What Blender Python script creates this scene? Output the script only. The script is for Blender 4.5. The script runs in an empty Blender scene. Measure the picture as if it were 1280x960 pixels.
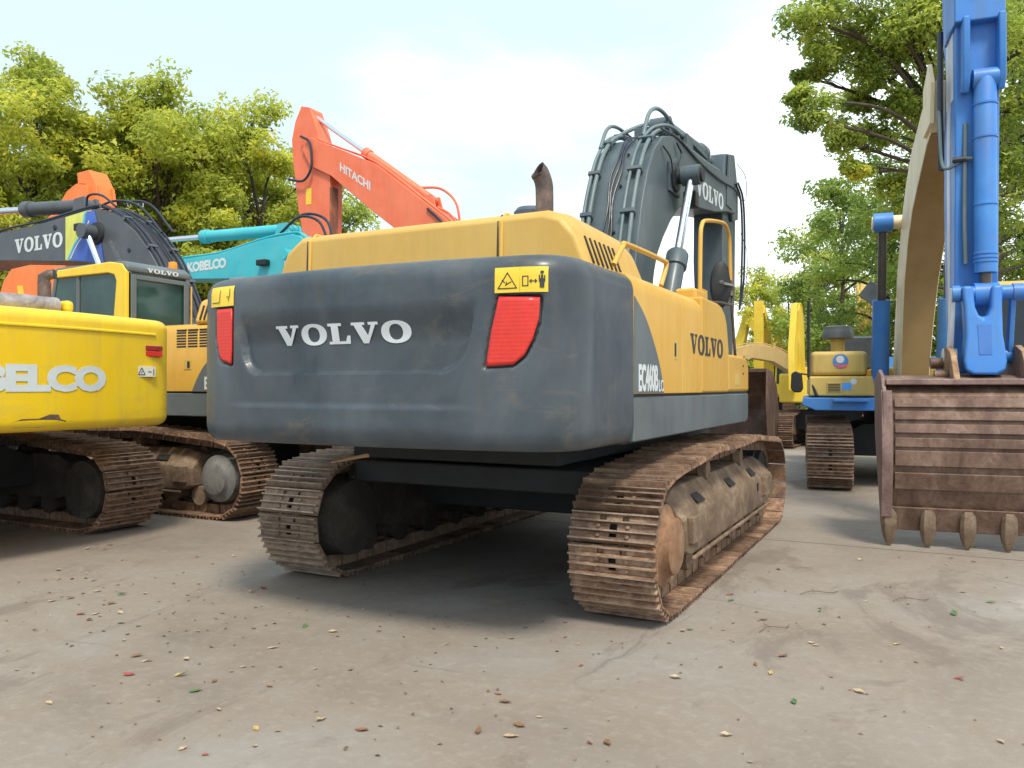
import bpy, bmesh, math, random
import numpy as np
from mathutils import Vector, Matrix, Quaternion
R = math.radians
random.seed(5)
SC = bpy.context.scene
COL = SC.collection

# ------------------------------------------------------------------ materials
MATS = {}
def nt(name):
    m = bpy.data.materials.new(name); m.use_nodes = True
    n = m.node_tree.nodes; l = m.node_tree.links
    return m, n, l, n['Principled BSDF']

def noise(n, l, scale, detail=5, rough=.6, vec=None, dist=0.0):
    t = n.new('ShaderNodeTexNoise'); t.inputs['Scale'].default_value = scale
    t.inputs['Detail'].default_value = detail; t.inputs['Roughness'].default_value = rough
    t.inputs['Distortion'].default_value = dist
    if vec is not None: l.new(vec, t.inputs['Vector'])
    return t.outputs['Fac']

def ramp(n, l, fac, stops):
    r = n.new('ShaderNodeValToRGB'); e = r.color_ramp.elements
    while len(e) > 1: e.remove(e[-1])
    e[0].position = stops[0][0]; e[0].color = (*stops[0][1], 1) if len(stops[0][1]) == 3 else stops[0][1]
    for p, c in stops[1:]:
        q = e.new(p); q.color = (*c, 1)
    l.new(fac, r.inputs['Fac']); return r.outputs['Color']

def g3(v): return (v, v, v)

def mix(n, l, fac, a, b):
    m = n.new('ShaderNodeMix'); m.data_type = 'RGBA'
    if isinstance(fac, float): m.inputs[0].default_value = fac
    else: l.new(fac, m.inputs[0])
    for k, v in ((6, a), (7, b)):
        if isinstance(v, tuple): m.inputs[k].default_value = (*v, 1)
        else: l.new(v, m.inputs[k])
    return m.outputs[2]

def coords(n): return n.new('ShaderNodeTexCoord').outputs['Object']

def stretch(n, l, vec, s):
    m = n.new('ShaderNodeMapping'); m.inputs['Scale'].default_value = s
    l.new(vec, m.inputs['Vector']); return m.outputs['Vector']

def paint(name, col, rough=.38, dirt=(.22, .18, .14), amt=.35, fade=None, scuff=None, coat=0.0, sc=1.0, rust=0.0):
    """painted sheet metal: faded patches, run-down dust streaks, fine scratches"""
    if name in MATS: return MATS[name]
    m, n, l, p = nt(name); v = coords(n)
    fade = fade or tuple(min(1, c * 1.15 + .035) for c in col)
    big = noise(n, l, 1.3 * sc, 6, .62, v, .4)
    c = mix(n, l, ramp(n, l, big, [(.35, g3(0)), (.72, g3(1))]), col, fade)
    st = noise(n, l, 3.0 * sc, 8, .7, stretch(n, l, v, (2.4, 2.4, .35)))
    mask = ramp(n, l, st, [(.48, g3(0)), (.80, g3(amt))])
    c = mix(n, l, mask, c, dirt)
    fine = noise(n, l, 38 * sc, 6, .75, v)
    c = mix(n, l, ramp(n, l, fine, [(.62, g3(0)), (.74, g3(.35 * amt + .03))]), c, dirt)
    if scuff:
        s2 = noise(n, l, 2.1 * sc, 9, .72, stretch(n, l, v, (1, 1, 2.2)), .6)
        c = mix(n, l, ramp(n, l, s2, [(.56, g3(0)), (.70, g3(.6))]), c, scuff)
    sc1 = noise(n, l, 4.0 * sc, 3, .5, stretch(n, l, v, (1.1, 1.1, 26)), 1.2); sc2 = noise(n, l, 2.3 * sc, 3, .5, v)
    ml = n.new('ShaderNodeMath'); ml.operation = 'MULTIPLY'
    l.new(ramp(n, l, sc1, [(.655, g3(0)), (.672, g3(1)), (.69, g3(0))]), ml.inputs[0]); l.new(ramp(n, l, sc2, [(.48, g3(0)), (.6, g3(.38))]), ml.inputs[1])
    c = mix(n, l, ml.outputs[0], c, tuple(min(1, x*.6+.14) for x in col))
    if rust:
        s3 = noise(n, l, 9 * sc, 8, .75, v, .3)
        c = mix(n, l, ramp(n, l, s3, [(.66, g3(0)), (.70, g3(rust))]), c, (.12, .05, .025))
    l.new(c, p.inputs['Base Color'])
    l.new(ramp(n, l, st, [(.3, g3(rough)), (.8, g3(min(1, rough + .3)))]), p.inputs['Roughness'])
    if coat: p.inputs['Coat Weight'].default_value = coat; p.inputs['Coat Roughness'].default_value = .2
    b = n.new('ShaderNodeBump'); b.inputs['Strength'].default_value = .22; b.inputs['Distance'].default_value = .012
    l.new(noise(n, l, 5 * sc, 7, .62, v), b.inputs['Height']); l.new(b.outputs[0], p.inputs['Normal'])
    MATS[name] = m; return m

def rusty(name, a, b_, c_, sc=7, rough=.8, streak=(1, 1, 1), per=True, metal=.15):
    if name in MATS: return MATS[name]
    m, n, l, p = nt(name); v = coords(n)
    if per:
        oi = n.new('ShaderNodeObjectInfo'); ad = n.new('ShaderNodeVectorMath'); ad.operation = 'ADD'
        mu = n.new('ShaderNodeMath'); mu.operation = 'MULTIPLY'; mu.inputs[1].default_value = 37.0
        l.new(oi.outputs['Random'], mu.inputs[0]); l.new(v, ad.inputs[0]); l.new(mu.outputs[0], ad.inputs[1]); v = ad.outputs[0]
    w = stretch(n, l, v, streak)
    f = noise(n, l, sc, 8, .7, w, .5)
    c = ramp(n, l, f, [(.28, a), (.5, b_), (.72, c_)])
    f2 = noise(n, l, sc * 7, 6, .7, v)
    c = mix(n, l, ramp(n, l, f2, [(.5, g3(0)), (.75, g3(.5))]), c, tuple(x * .5 for x in a))
    if per:
        hv = n.new('ShaderNodeHueSaturation'); l.new(c, hv.inputs['Color'])
        mr = n.new('ShaderNodeMapRange'); mr.inputs['To Min'].default_value = .58; mr.inputs['To Max'].default_value = 1.3
        l.new(oi.outputs['Random'], mr.inputs['Value']); l.new(mr.outputs[0], hv.inputs['Value']); c = hv.outputs[0]
    l.new(c, p.inputs['Base Color']); p.inputs['Roughness'].default_value = rough; p.inputs['Metallic'].default_value = metal
    b = n.new('ShaderNodeBump'); b.inputs['Strength'].default_value = .5; b.inputs['Distance'].default_value = .01
    l.new(f2, b.inputs['Height']); l.new(b.outputs[0], p.inputs['Normal'])
    MATS[name] = m; return m

def plain(name, col, rough=.5, metal=0.0, var=.2, sc=14, trans=0.0):
    if name in MATS: return MATS[name]
    m, n, l, p = nt(name); v = coords(n)
    f = noise(n, l, sc, 6, .65, v)
    lo = tuple(x * (1 - var) for x in col); hi = tuple(min(1, x * (1 + var)) for x in col)
    l.new(ramp(n, l, f, [(.3, lo), (.7, hi)]), p.inputs['Base Color'])
    l.new(ramp(n, l, f, [(.3, g3(max(0, rough - .07))), (.7, g3(min(1, rough + .1)))]), p.inputs['Roughness'])
    p.inputs['Metallic'].default_value = metal
    MATS[name] = m; return m

def leafmat(name, dark, light, trans=.5):
    m, n, l, p = nt(name)
    at = n.new('ShaderNodeAttribute'); at.attribute_name = 'tint'
    v = n.new('ShaderNodeTexCoord').outputs['Object']
    big = noise(n, l, .55, 3, .5, v)
    mx = n.new('ShaderNodeMath'); mx.operation = 'MULTIPLY_ADD'; mx.inputs[1].default_value = .6
    l.new(at.outputs['Fac'], mx.inputs[0])
    m2 = n.new('ShaderNodeMath'); m2.operation = 'MULTIPLY_ADD'; m2.inputs[1].default_value = 1.2; m2.inputs[2].default_value = -.4
    l.new(big, m2.inputs[0]); l.new(m2.outputs[0], mx.inputs[2])
    c = ramp(n, l, mx.outputs[0], [(.1, dark), (.75, light), (1.0, tuple(min(1, a * b) for a, b in zip(light, (1.5, 1.2, .8))))])
    l.new(c, p.inputs['Base Color']); p.inputs['Roughness'].default_value = .5
    t = n.new('ShaderNodeBsdfTranslucent'); l.new(c, t.inputs['Color'])
    ms = n.new('ShaderNodeMixShader'); ms.inputs[0].default_value = trans
    l.new(p.outputs[0], ms.inputs[1]); l.new(t.outputs[0], ms.inputs[2])
    l.new(ms.outputs[0], n['Material Output'].inputs['Surface'])
    return m

# painted metals
Y_MAIN = paint('volvo_yellow', (.60, .325, .036), .34, (.33, .20, .07), .38, (.64, .39, .075), coat=.15)
Y_HOOD = paint('hood_yellow', (.53, .315, .060), .42, (.36, .24, .10), .35, (.57, .37, .10))
GREY = paint('counterweight_grey', (.022, .033, .043), .40, (.12, .10, .08), .30, (.074, .093, .110), scuff=(.13, .105, .08), coat=.25)
GREY2 = paint('skirt_grey', (.085, .105, .115), .42, (.14, .12, .10), .5)
BOOMG = paint('boom_green_grey', (.045, .070, .084), .36, (.13, .145, .13), .5, (.08, .108, .125), coat=.2)
PIPEG = paint('pipe_grey', (.10, .14, .15), .35, (.16, .17, .15), .5, sc=2)
Y_KOB = paint('bright_yellow', (.76, .49, .008), .33, (.45, .30, .06), .45, (.80, .55, .02), scuff=(.60,.42,.06), coat=.2)
Y_OLD = paint('aged_yellow', (.50, .35, .085), .5, (.30, .21, .09), .6, rust=.3)
Y_FAR = paint('far_yellow', (.70, .50, .03), .45, (.4, .3, .1), .4)
BLUE = paint('blue_paint', (.028, .17, .54), .42, (.11, .15, .22), .75, (.055, .24, .60), scuff=(.09,.16,.30), coat=.1, rust=.55)
WHITE = paint('white_stripe', (.62, .64, .68), .4, (.4, .42, .45), .4)
CREAM = paint('cream_paint', (.76, .62, .38), .45, (.42, .33, .2), .5, rust=.3)
CREAM_SHADED = paint('cream_paint_shaded', (.27, .165, .055), .55, (.24, .15, .07), .5)  # darker copy of the cream, with the boom's underside shade in its colour
TEAL = paint('teal_paint', (.03, .40, .47), .38, (.14, .35, .38), .4, (.06, .46, .52), coat=.2)
ORANGE = paint('orange_paint', (.72, .145, .06), .45, (.45, .15, .09), .5, (.78, .20, .10), rust=.5)
ORANGE2 = paint('deep_orange_paint', (.78, .17, .025), .45, (.5, .16, .06), .35)
BOOMK = paint('boom_charcoal', (.045, .052, .062), .38, (.12, .12, .12), .5, (.08, .088, .098), coat=.2)
DARK = plain('dark_metal', (.022, .024, .028), .6, .2)
BLACK = plain('black_rubber', (.012, .012, .013), .55)
HOSE = plain('hose_black', (.02, .026, .04), .38)
CHROME = plain('chrome_rod', (.72, .75, .80), .16, 1.0, .05)
CHROMED = plain('dull_rod', (.10, .09, .085), .4, .6)
UNDER = plain('undercarriage_dark', (.020, .021, .024), .75, .1, .5, 5)
RED = plain('red_reflector', (.60, .030, .018), .35, 0, .1, 30)
_n = RED.node_tree.nodes; _l = RED.node_tree.links; _w = _n.new('ShaderNodeTexWave'); _w.bands_direction = 'Z'; _w.inputs['Scale'].default_value = 14; _b = _n.new('ShaderNodeBump'); _b.inputs['Strength'].default_value = .10; _b.inputs['Distance'].default_value = .004
_l.new(coords(_n), _w.inputs['Vector']); _l.new(_w.outputs['Fac'], _b.inputs['Height']); _l.new(_b.outputs[0], _n['Principled BSDF'].inputs['Normal'])
SIGNY = paint('sign_yellow', (.72, .50, .03), .45, (.5, .36, .08), .3)
SIGNW = paint('sign_white', (.6, .58, .5), .5)
LETW = paint('letter_white', (.52, .56, .57), .4, (.4, .4, .38), .35)
LETK = plain('letter_black', (.025, .03, .032), .5)
GLASS = plain('cab_glass', (.025, .055, .05), .05, 0, .5, 1.2)
GLASSB = plain('cab_glass_dark', (.010, .014, .016), .08, 0, .3, 3)
AMBER = plain('amber_lamp', (.8, .28, .02), .3)
EXH = rusty('exhaust_rust', (.030,.028,.034), (.12,.085,.075), (.30,.21,.165), 4, .6, per=False, metal=.3)
SHOE = rusty('track_shoe_steel', (.080, .046, .030), (.235, .135, .082), (.42, .30, .21), 7, .62, (1.4, 1.8, 1.8), metal=.1)
SHOEG = rusty('track_shoe_greyed', (.12, .085, .06), (.25, .17, .12), (.36, .28, .21), 7, .66, (1.4, 1.8, 1.8), metal=.1)
FRAME = rusty('frame_rust', (.070,.045,.030), (.175,.115,.072), (.33,.25,.175), 2.6, .85, (1, 1, 1.6), per=False, metal=0)
DRIVE = rusty('drive_cover_rust', (.10,.055,.032), (.25,.13,.068), (.34,.22,.13), 4, .75, per=False)
DRIVEG = rusty('drive_cover_grey', (.10, .10, .095), (.17, .165, .155), (.24, .22, .2), 4, .75, per=False)
BUCK = rusty('bucket_rust', (.075,.042,.032), (.175,.105,.075), (.31,.22,.17), 3.2, .62, (1.5,1.5,.75), per=False, metal=.2)
BUCK2 = rusty('bucket_plate', (.12,.072,.062), (.21,.135,.12), (.31,.22,.19), 4, .6, (1.3,1.3,.6), per=False)
TOOTH = rusty('tooth_steel', (.12, .08, .05), (.21, .15, .10), (.30, .22, .16), 9, .6, per=False, metal=.3)
WORN = rusty('worn_grouser_edge', (.16,.11,.08), (.33,.25,.19), (.52,.44,.37), 8, .42, (1,3,3), metal=.45)
SHADED_MUD = rusty('shaded_dark_mud', (.018,.016,.015), (.045,.038,.032), (.09,.075,.06), 3, .85, per=False, metal=0)  # greasy mud tone, darkened further to stand in for shade beneath the machines
BARK = rusty('bark', (.035, .026, .018), (.075, .055, .038), (.13, .10, .07), 6, .95, (1, 1, .3), per=False, metal=0)

# ------------------------------------------------------------------ mesh helpers
class MB:
    def __init__(s): s.v = []; s.f = []; s.m = []
    def add(s, vs, fs):
        o = len(s.v); s.m.append((o, len(s.f))); s.v += [tuple(v) for v in vs]; s.f += [tuple(i + o for i in f) for f in fs]; return s
    def box(s, a, b):
        x0, y0, z0 = a; x1, y1, z1 = b
        return s.add([(x0,y0,z0),(x1,y0,z0),(x1,y1,z0),(x0,y1,z0),(x0,y0,z1),(x1,y0,z1),(x1,y1,z1),(x0,y1,z1)],
                     [(0,3,2,1),(4,5,6,7),(0,1,5,4),(1,2,6,5),(2,3,7,6),(3,0,4,7)])
    def obox(s, c, size, rot):
        q = rot.to_matrix() if hasattr(rot, 'to_matrix') else rot
        h = [k / 2 for k in size]; vs = []
        for z in (-1, 1):
            for x, y in ((-1,-1),(1,-1),(1,1),(-1,1)):
                vs.append(Vector(c) + q @ Vector((x*h[0], y*h[1], z*h[2])))
        return s.add(vs, [(0,3,2,1),(4,5,6,7),(0,1,5,4),(1,2,6,5),(2,3,7,6),(3,0,4,7)])
    def prism(s, poly, axis, lo, hi, fn=None):
        """poly: 2-D outline; axis 'x' -> (y,z), 'y' -> (x,z), 'z' -> (x,y)"""
        def P(p, t):
            if axis == 'x': q = (t, p[0], p[1])
            elif axis == 'y': q = (p[0], t, p[1])
            else: q = (p[0], p[1], t)
            return fn(q) if fn else q
        n = len(poly)
        vs = [P(p, lo) for p in poly] + [P(p, hi) for p in poly]
        return s.add(vs, [tuple(range(n-1, -1, -1)), tuple(range(n, 2*n))] + [(i, (i+1) % n, n + (i+1) % n, n + i) for i in range(n)])
    def tube(s, pts, r, seg=10, caps=True):
        pts = [Vector(p) for p in pts]; n = len(pts); rs = r if isinstance(r, (list, tuple)) else [r]*n
        T = []
        for i in range(n):
            a = pts[max(0, i-1)]; b = pts[min(n-1, i+1)]; T.append((b-a).normalized())
        up = Vector((0,0,1)) if abs(T[0].z) < .9 else Vector((1,0,0))
        N = T[0].cross(up).normalized(); vs = []
        for i in range(n):
            if i: N = (T[i-1].rotation_difference(T[i]) @ N).normalized()
            B = T[i].cross(N)
            for k in range(seg):
                a = 2*math.pi*k/seg; vs.append(pts[i] + (N*math.cos(a) + B*math.sin(a))*rs[i])
        fs = [(i*seg+k, i*seg+(k+1)%seg, (i+1)*seg+(k+1)%seg, (i+1)*seg+k) for i in range(n-1) for k in range(seg)]
        if caps: fs += [tuple(range(seg-1, -1, -1)), tuple((n-1)*seg+k for k in range(seg))]
        return s.add(vs, fs)
    def cyl(s, a, b, r, seg=20): return s.tube([a, b], r, seg)
    def lathe(s, a, axis, prof, seg=24):
        """prof: list of (t along axis, radius) from point a"""
        a = Vector(a); ax = Vector(axis).normalized()
        u = ax.cross(Vector((0,0,1)) if abs(ax.z) < .9 else Vector((1,0,0))).normalized(); w = ax.cross(u)
        vs = []
        for t, r in prof:
            for k in range(seg):
                g = 2*math.pi*k/seg; vs.append(a + ax*t + (u*math.cos(g) + w*math.sin(g))*max(r, 1e-4))
        n = len(prof)
        fs = [(i*seg+k, i*seg+(k+1)%seg, (i+1)*seg+(k+1)%seg, (i+1)*seg+k) for i in range(n-1) for k in range(seg)]
        fs += [tuple(range(seg-1, -1, -1)), tuple((n-1)*seg+k for k in range(seg))]
        return s.add(vs, fs)
    def each(s, name, mat, parent=None, **kw):
        e = s.m + [(len(s.v), len(s.f))]; out = []
        for (a, b), (c, d) in zip(e, e[1:]):
            q = MB(); q.add(s.v[a:c], [tuple(i-a for i in f) for f in s.f[b:d]]); out.append(q.build(name, mat, parent, **kw))
        return out
    def build(s, name, mat, parent=None, bevel=0, seg=2, label=None, angle=38, recalc=True):
        me = bpy.data.meshes.new(name); me.from_pydata(s.v, [], s.f)
        if recalc:
            bm = bmesh.new(); bm.from_mesh(me); bmesh.ops.recalc_face_normals(bm, faces=bm.faces); bm.to_mesh(me); bm.free()
        me.update(); me.materials.append(mat)
        me.polygons.foreach_set('use_smooth', [True]*len(me.polygons)); me.set_sharp_from_angle(angle=R(angle))
        o = bpy.data.objects.new(name, me); COL.objects.link(o)
        if parent: o.parent = parent
        if bevel:
            b = o.modifiers.new('bevel', 'BEVEL'); b.width = bevel; b.segments = seg; b.limit_method = 'ANGLE'; b.angle_limit = R(35)
            b.harden_normals = True
        if label: o['label'] = label
        return o

def root(name, label, cat, loc=(0,0,0), yaw=0, group=None):
    o = bpy.data.objects.new(name, None); COL.objects.link(o); o.location = loc; o.rotation_euler = (0,0,R(yaw))
    o.empty_display_size = .3
    o['label'] = label; o['category'] = cat
    if group: o['group'] = group
    return o

def curve(pts, n=8):
    """Catmull-Rom through pts"""
    P = [Vector(p) for p in pts]; P = [P[0]*2-P[1]] + P + [P[-1]*2-P[-2]]; out = []
    for i in range(1, len(P)-2):
        for k in range(n):
            t = k/n
            out.append(.5*((2*P[i]) + (P[i+1]-P[i-1])*t + (2*P[i-1]-5*P[i]+4*P[i+1]-P[i+2])*t*t + (3*P[i]-P[i-1]-3*P[i+1]+P[i+2])*t**3))
    out.append(P[-2]); return out

# ------------------------------------------------------------------ lettering
def ellipse(cx, cy, rx, ry, n=28, p=2.2):
    out = []
    for k in range(n):
        a = 2*math.pi*k/n; c, s_ = math.cos(a), math.sin(a)
        out.append((cx + rx*math.copysign(abs(c)**(2/p), c), cy + ry*math.copysign(abs(s_)**(2/p), s_)))
    return out
GV = [(0,1),(0,.87),(.10,.87),(.44,0),(.64,0),(.95,.87),(1.05,.87),(1.05,1),(.68,1),(.68,.87),(.79,.87),(.62,.35),(.42,.87),(.53,.87),(.53,1)]
GL = [(0,1),(0,.87),(.13,.87),(.13,.13),(0,.13),(0,0),(.88,0),(.88,.40),(.77,.40),(.70,.13),(.42,.13),(.42,.87),(.56,.87),(.56,1)]
def serif_word(fn, thick, w_scale=1.0, h=1.0):
    """VOLVO in slab letters; fn(u,v,t)->xyz, u in 0..1 across the word"""
    mb = MB(); x = 0; items = []
    for ch in 'VOLVO':
        w = {'V': 1.05, 'O': 1.12, 'L': .88}[ch]; items.append((ch, x, w)); x += w + .10
    tot = x - .10
    for ch, x0, w in items:
        if ch in 'VL':
            poly = GV if ch == 'V' else GL
            n = len(poly)
            f = [fn((x0+p[0])/tot, p[1], thick) for p in poly]; b = [fn((x0+p[0])/tot, p[1], 0) for p in poly]
            mb.add(f + b, [tuple(range(n))] + [(i, (i+1) % n, n + (i+1) % n, n + i) for i in range(n)])
        else:
            a = ellipse(x0+.56, .5, .56, .53); c = ellipse(x0+.56, .5, .26, .37); n = len(a)
            vs = [fn(p[0]/tot, p[1], thick) for p in a] + [fn(p[0]/tot, p[1], thick) for p in c] + [fn(p[0]/tot, p[1], 0) for p in a] + [fn(p[0]/tot, p[1], 0) for p in c]
            fs = []
            for i in range(n):
                j = (i+1) % n; fs += [(i, j, n+j, n+i), (i, 2*n+i, 2*n+j, j), (n+i, n+j, 3*n+j, 3*n+i)]
            mb.add(vs, fs)
    return mb
def font_word(text, fn, thick, bold=.02, spacing=1.0):
    """built-in sans letters as a mesh; fn(u,v,t): u 0..1 across, v 0..1 up"""
    cu = bpy.data.curves.new('t', 'FONT'); cu.body = text; cu.offset = bold; cu.extrude = .5; cu.space_character = spacing; cu.resolution_u = 3
    o = bpy.data.objects.new('t', cu); COL.objects.link(o)
    dg = bpy.context.evaluated_depsgraph_get(); me = bpy.data.meshes.new_from_object(o.evaluated_get(dg))
    V = [v.co.copy() for v in me.vertices]; F = [tuple(p.vertices) for p in me.polygons]
    x0 = min(v.x for v in V); x1 = max(v.x for v in V); y0 = min(v.y for v in V); y1 = max(v.y for v in V)
    bpy.data.objects.remove(o); bpy.data.meshes.remove(me)
    mb = MB(); mb.add([fn((v.x-x0)/(x1-x0), (v.y-y0)/(y1-y0), thick if v.z > 0 else 0) for v in V], F); return mb

# ------------------------------------------------------------------ crawler track
def track_path(half, r, z0, hump, N, wheel_r2=None):
    pts = []; r2 = wheel_r2 or r
    def seg(a, b, n): return [(a[0]+(b[0]-a[0])*k/n, a[1]+(b[1]-a[1])*k/n) for k in range(n)]
    pts += seg((half, z0), (-half, z0), 60)
    zc = z0 + r
    pts += [(-half - r*math.sin(a), zc - r*math.cos(a)) for a in [math.pi*k/40 for k in range(40)]]
    for k in range(60):
        t = k/60; y = -half + 2*half*t
        base = (z0+2*r)*(1-t) + (z0+2*r2)*t
        s_ = math.sin(math.pi*t)
        pts.append((y, base + hump*min(1, 1.35*s_)**.8 - .018*abs(math.sin(3*math.pi*t))))
    zc = z0 + r2
    pts += [(half + r2*math.sin(a), zc + r2*math.cos(a)) for a in [math.pi*k/40 for k in range(40)]]
    P = [Vector((0, p[0], p[1])) for p in pts]; P.append(P[0])
    L = [0]
    for a, b in zip(P, P[1:]): L.append(L[-1] + (b-a).length)
    tot = L[-1]; out = []; i = 0
    for k in range(N):
        d = tot*k/N
        while L[i+1] < d: i += 1
        t = (d-L[i])/(L[i+1]-L[i]); out.append(P[i].lerp(P[i+1], t))
    return out, tot/N

def shoe_mesh(name, w, pitch, mat, hi=True):
    """triple grouser shoe, x = width, y = run, z = outward"""
    mb = MB(); p = pitch*.925; t = .014; gh = .040
    h = w/2
    bands = [(-.5, -.30), (-.30, -.04), (-.04, .22), (.22, .5)]
    if hi:
        for bi, (a, b) in enumerate(bands):
            cuts = [(-h, h)]
            if bi in (1, 2): cuts = [(-h, -.026), (.026, h)]
            if bi == 3: cuts = [(-h, -.10), (-.055, .055), (.10, h)]
            for c in cuts: mb.box((c[0], a*p, 0), (c[1], b*p, t))
    else: mb.box((-h, -.5*p, 0), (h, .5*p, t))
    for c, g in ((-.42, 1.15), (-.10, .8), (.16, .8), (.42, 1.1)) if False else ((-.44, 1.1), (-.12, .85), (.19, .85), (.46, .55)):
        y = c*p; k = gh*g
        mb.prism([(y-.011, t-.002), (y+.013, t-.002), (y+.006, t+k), (y-.004, t+k)], 'x', -h+.004, h-.004)
    if hi:
        for x in (-.10, .10):
            for y in (-.26, .06):
                mb.lathe((x, y*p, t), (0, 0, 1), [(0, .016), (.014, .015), (.016, .006)], 6)
    me = bpy.data.meshes.new(name); me.from_pydata(mb.v, [], mb.f)
    bm = bmesh.new(); bm.from_mesh(me); bmesh.ops.recalc_face_normals(bm, faces=bm.faces); bm.to_mesh(me); bm.free()
    me.materials.append(mat); me.materials.append(WORN); me.update()
    for p_ in me.polygons:
        if p_.normal.z > .85 and p_.center.z > t + gh*.45: p_.material_index = 1
    return me

SHOE_ME = {}
def crawler(parent, cx, side, half=2.185, r=.445, z0=.052, hump=.10, N=54, w=.60, r2=None, shoe=SHOE, detail=2, drive=DRIVE, frame=FRAME, sprocket_at=-1, name='crawler_track'):
    """side +1: outer face towards +x.  detail 2: single shoes; 0: one mesh"""
    path, pitch = track_path(half, r, z0, hump, N, r2)
    band = MB()
    n = len(path)
    for i in range(n):                                             # link chain inside the shoes
        a = path[i]; b = path[(i+1) % n]; T = (b-a).normalized(); O = Vector((0, T.z, -T.y)); O = -O if False else O
        m = (a+b)/2
        ctr = Vector((0, 0, z0+r)); 
        out = Vector((0, -T.z, T.y))
        if out.dot(m - Vector((0, max(-half, min(half, m.y)), z0+r))) < 0: out = -out
        q = Matrix(((1,0,0),(0,T.y,out.y),(0,T.z,out.z))).to_3x3()
        for x in (-.085, .085):
            band.obox(Vector((cx+x, 0, 0)) + m - out*.055, (.045, pitch*.86, .10), q)
        band.obox(Vector((cx, 0, 0)) + a - out*.06, (.15, .05, .05), q)
    tr = band.build(name, UNDER if detail == 0 else shoe, parent)
    key = (w, round(pitch, 3), shoe.name, detail > 0)
    if key not in SHOE_ME: SHOE_ME[key] = shoe_mesh('track_shoe', w, pitch, shoe, detail > 1)
    me = SHOE_ME[key]
    far = MB()
    for i in range(n):
        a = path[i]; b = path[(i+1) % n]; T = (b-a).normalized(); m = (a+b)/2
        out = Vector((0, -T.z, T.y))
        if out.dot(m - Vector((0, max(-half, min(half, m.y)), z0+r))) < 0: out = -out
        Y = T; X = Y.cross(out)
        M = Matrix((X, Y, out)).transposed()
        if detail:
            o = bpy.data.objects.new('track_shoe', me); COL.objects.link(o); o.parent = tr
            o.matrix_local = Matrix.Translation(Vector((cx + random.uniform(-.004, .004), 0, 0)) + m) @ M.to_4x4()
        else:
            off = Vector((cx, 0, 0)) + m
            far.add([off + M @ v.co for v in me.vertices], [tuple(p.vertices) for p in me.polygons])
    if not detail: far.build('track_shoes', shoe, tr)
    zc = z0 + r
    s = sprocket_at
    # sprocket + final drive
    mb = MB()
    mb.lathe((cx-.05, s*half, zc), (1,0,0), [(0, r*.66), (0, r*.80), (.10, r*.80), (.10, r*.66)], 26)
    for k in range(21):
        a = 2*math.pi*k/21; c = Vector((cx, s*half + math.cos(a)*r*.84, zc + math.sin(a)*r*.84))
        mb.obox(c, (.07, .07, .05), Matrix.Rotation(a, 3, 'X'))
    mb.build('sprocket', UNDER, parent)
    mb = MB(); o = side
    mb.lathe((cx - o*.34, s*half, zc), (o,0,0), [(0, .20), (.02, .31), (.26, .33), (.30, .36), (.40, .36), (.41, .30)], 32)
    mb.build('travel_motor', SHADED_MUD, parent)
    mb = MB()
    mb.lathe((cx + o*.06, s*half, zc), (o,0,0), [(0, .285), (.165, .28), (.185, .225), (.215, .195), (.245, .19), (.256, .165), (.258, .02)], 36)
    if drive is DRIVEG:
        for k in range(24):
            a = 2*math.pi*k/24
            mb.lathe((cx+o*.20, s*half+math.cos(a)*.225, zc+math.sin(a)*.225), (o,0,0), [(-.08, .014), (.0, .014)], 6)
        mb.lathe((cx + o*.15, s*half, zc), (o,0,0), [(0, .25), (.03, .25)], 36)
    mb.build('final_drive', drive, parent)
    # idler
    rr = (r2 or r)
    mb = MB(); mb.lathe((cx-.10, -s*half, z0+rr), (1,0,0), [(0, .10), (0, rr*.78), (.05, rr*.82), (.06, rr*.90), (.14, rr*.90), (.15, rr*.82), (.20, rr*.78), (.20, .10)], 30)
    mb.build('idler_wheel', UNDER if detail else frame, parent)
    # rollers
    for k in range(8):
        y = -half + .42 + (2*half - .84)*k/7
        mb = MB(); mb.lathe((cx-.15, y, z0+.20), (1,0,0), [(0, .06), (0, .115), (.05, .12), (.06, .09), (.24, .09), (.25, .12), (.30, .115), (.30, .06)], 16)
        mb.build('track_roller', frame, parent)
    for y in (-.62, .78):
        mb = MB(); zt = z0 + 2*r + hump - .17
        mb.lathe((cx-.14, y, zt), (1,0,0), [(0, .05), (0, .085), (.06, .09), (.07, .07), (.20, .07), (.21, .09), (.28, .085), (.28, .05)], 16)
        mb.box((cx-.02, y-.04, zt-.22), (cx+.03, y+.04, zt-.04))
        mb.build('carrier_roller', frame, parent)
    # side frame
    mb = MB(); i0 = -side
    xo = cx + side*.245; xi = cx - side*.20
    sec = [(xi, .30), (xo, .30), (xo+side*.012, .34), (xo, .60), (cx+side*.10, .80), (xi, .80)]
    vs = []; ys = [-half+.42, -half+.62, half-.62, half-.22]
    sc_ = [(.36, .66), (0, 1), (0, 1), (.30, .62)]
    m = len(sec)
    for y, (a, b) in zip(ys, sc_):
        for (x, z) in sec:
            zz = .32 + (z-.30)*(1 if a == 0 else .72) + (.06 if a else 0)
            vs.append((x, y*(-s), zz))
    fs = [tuple(range(m)), tuple(range(3*m, 4*m))]
    for k in range(3):
        for j in range(m): fs.append((k*m+j, k*m+(j+1) % m, (k+1)*m+(j+1) % m, (k+1)*m+j))
    mb.add(vs, fs)
    # lower rail and guard lugs
    mb.box((min(xo, xo+side*.03), -half+.6, .285), (max(xo, xo+side*.03), half-.5, .315))
    mb.build('side_frame', frame, parent, bevel=.012)
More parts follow.
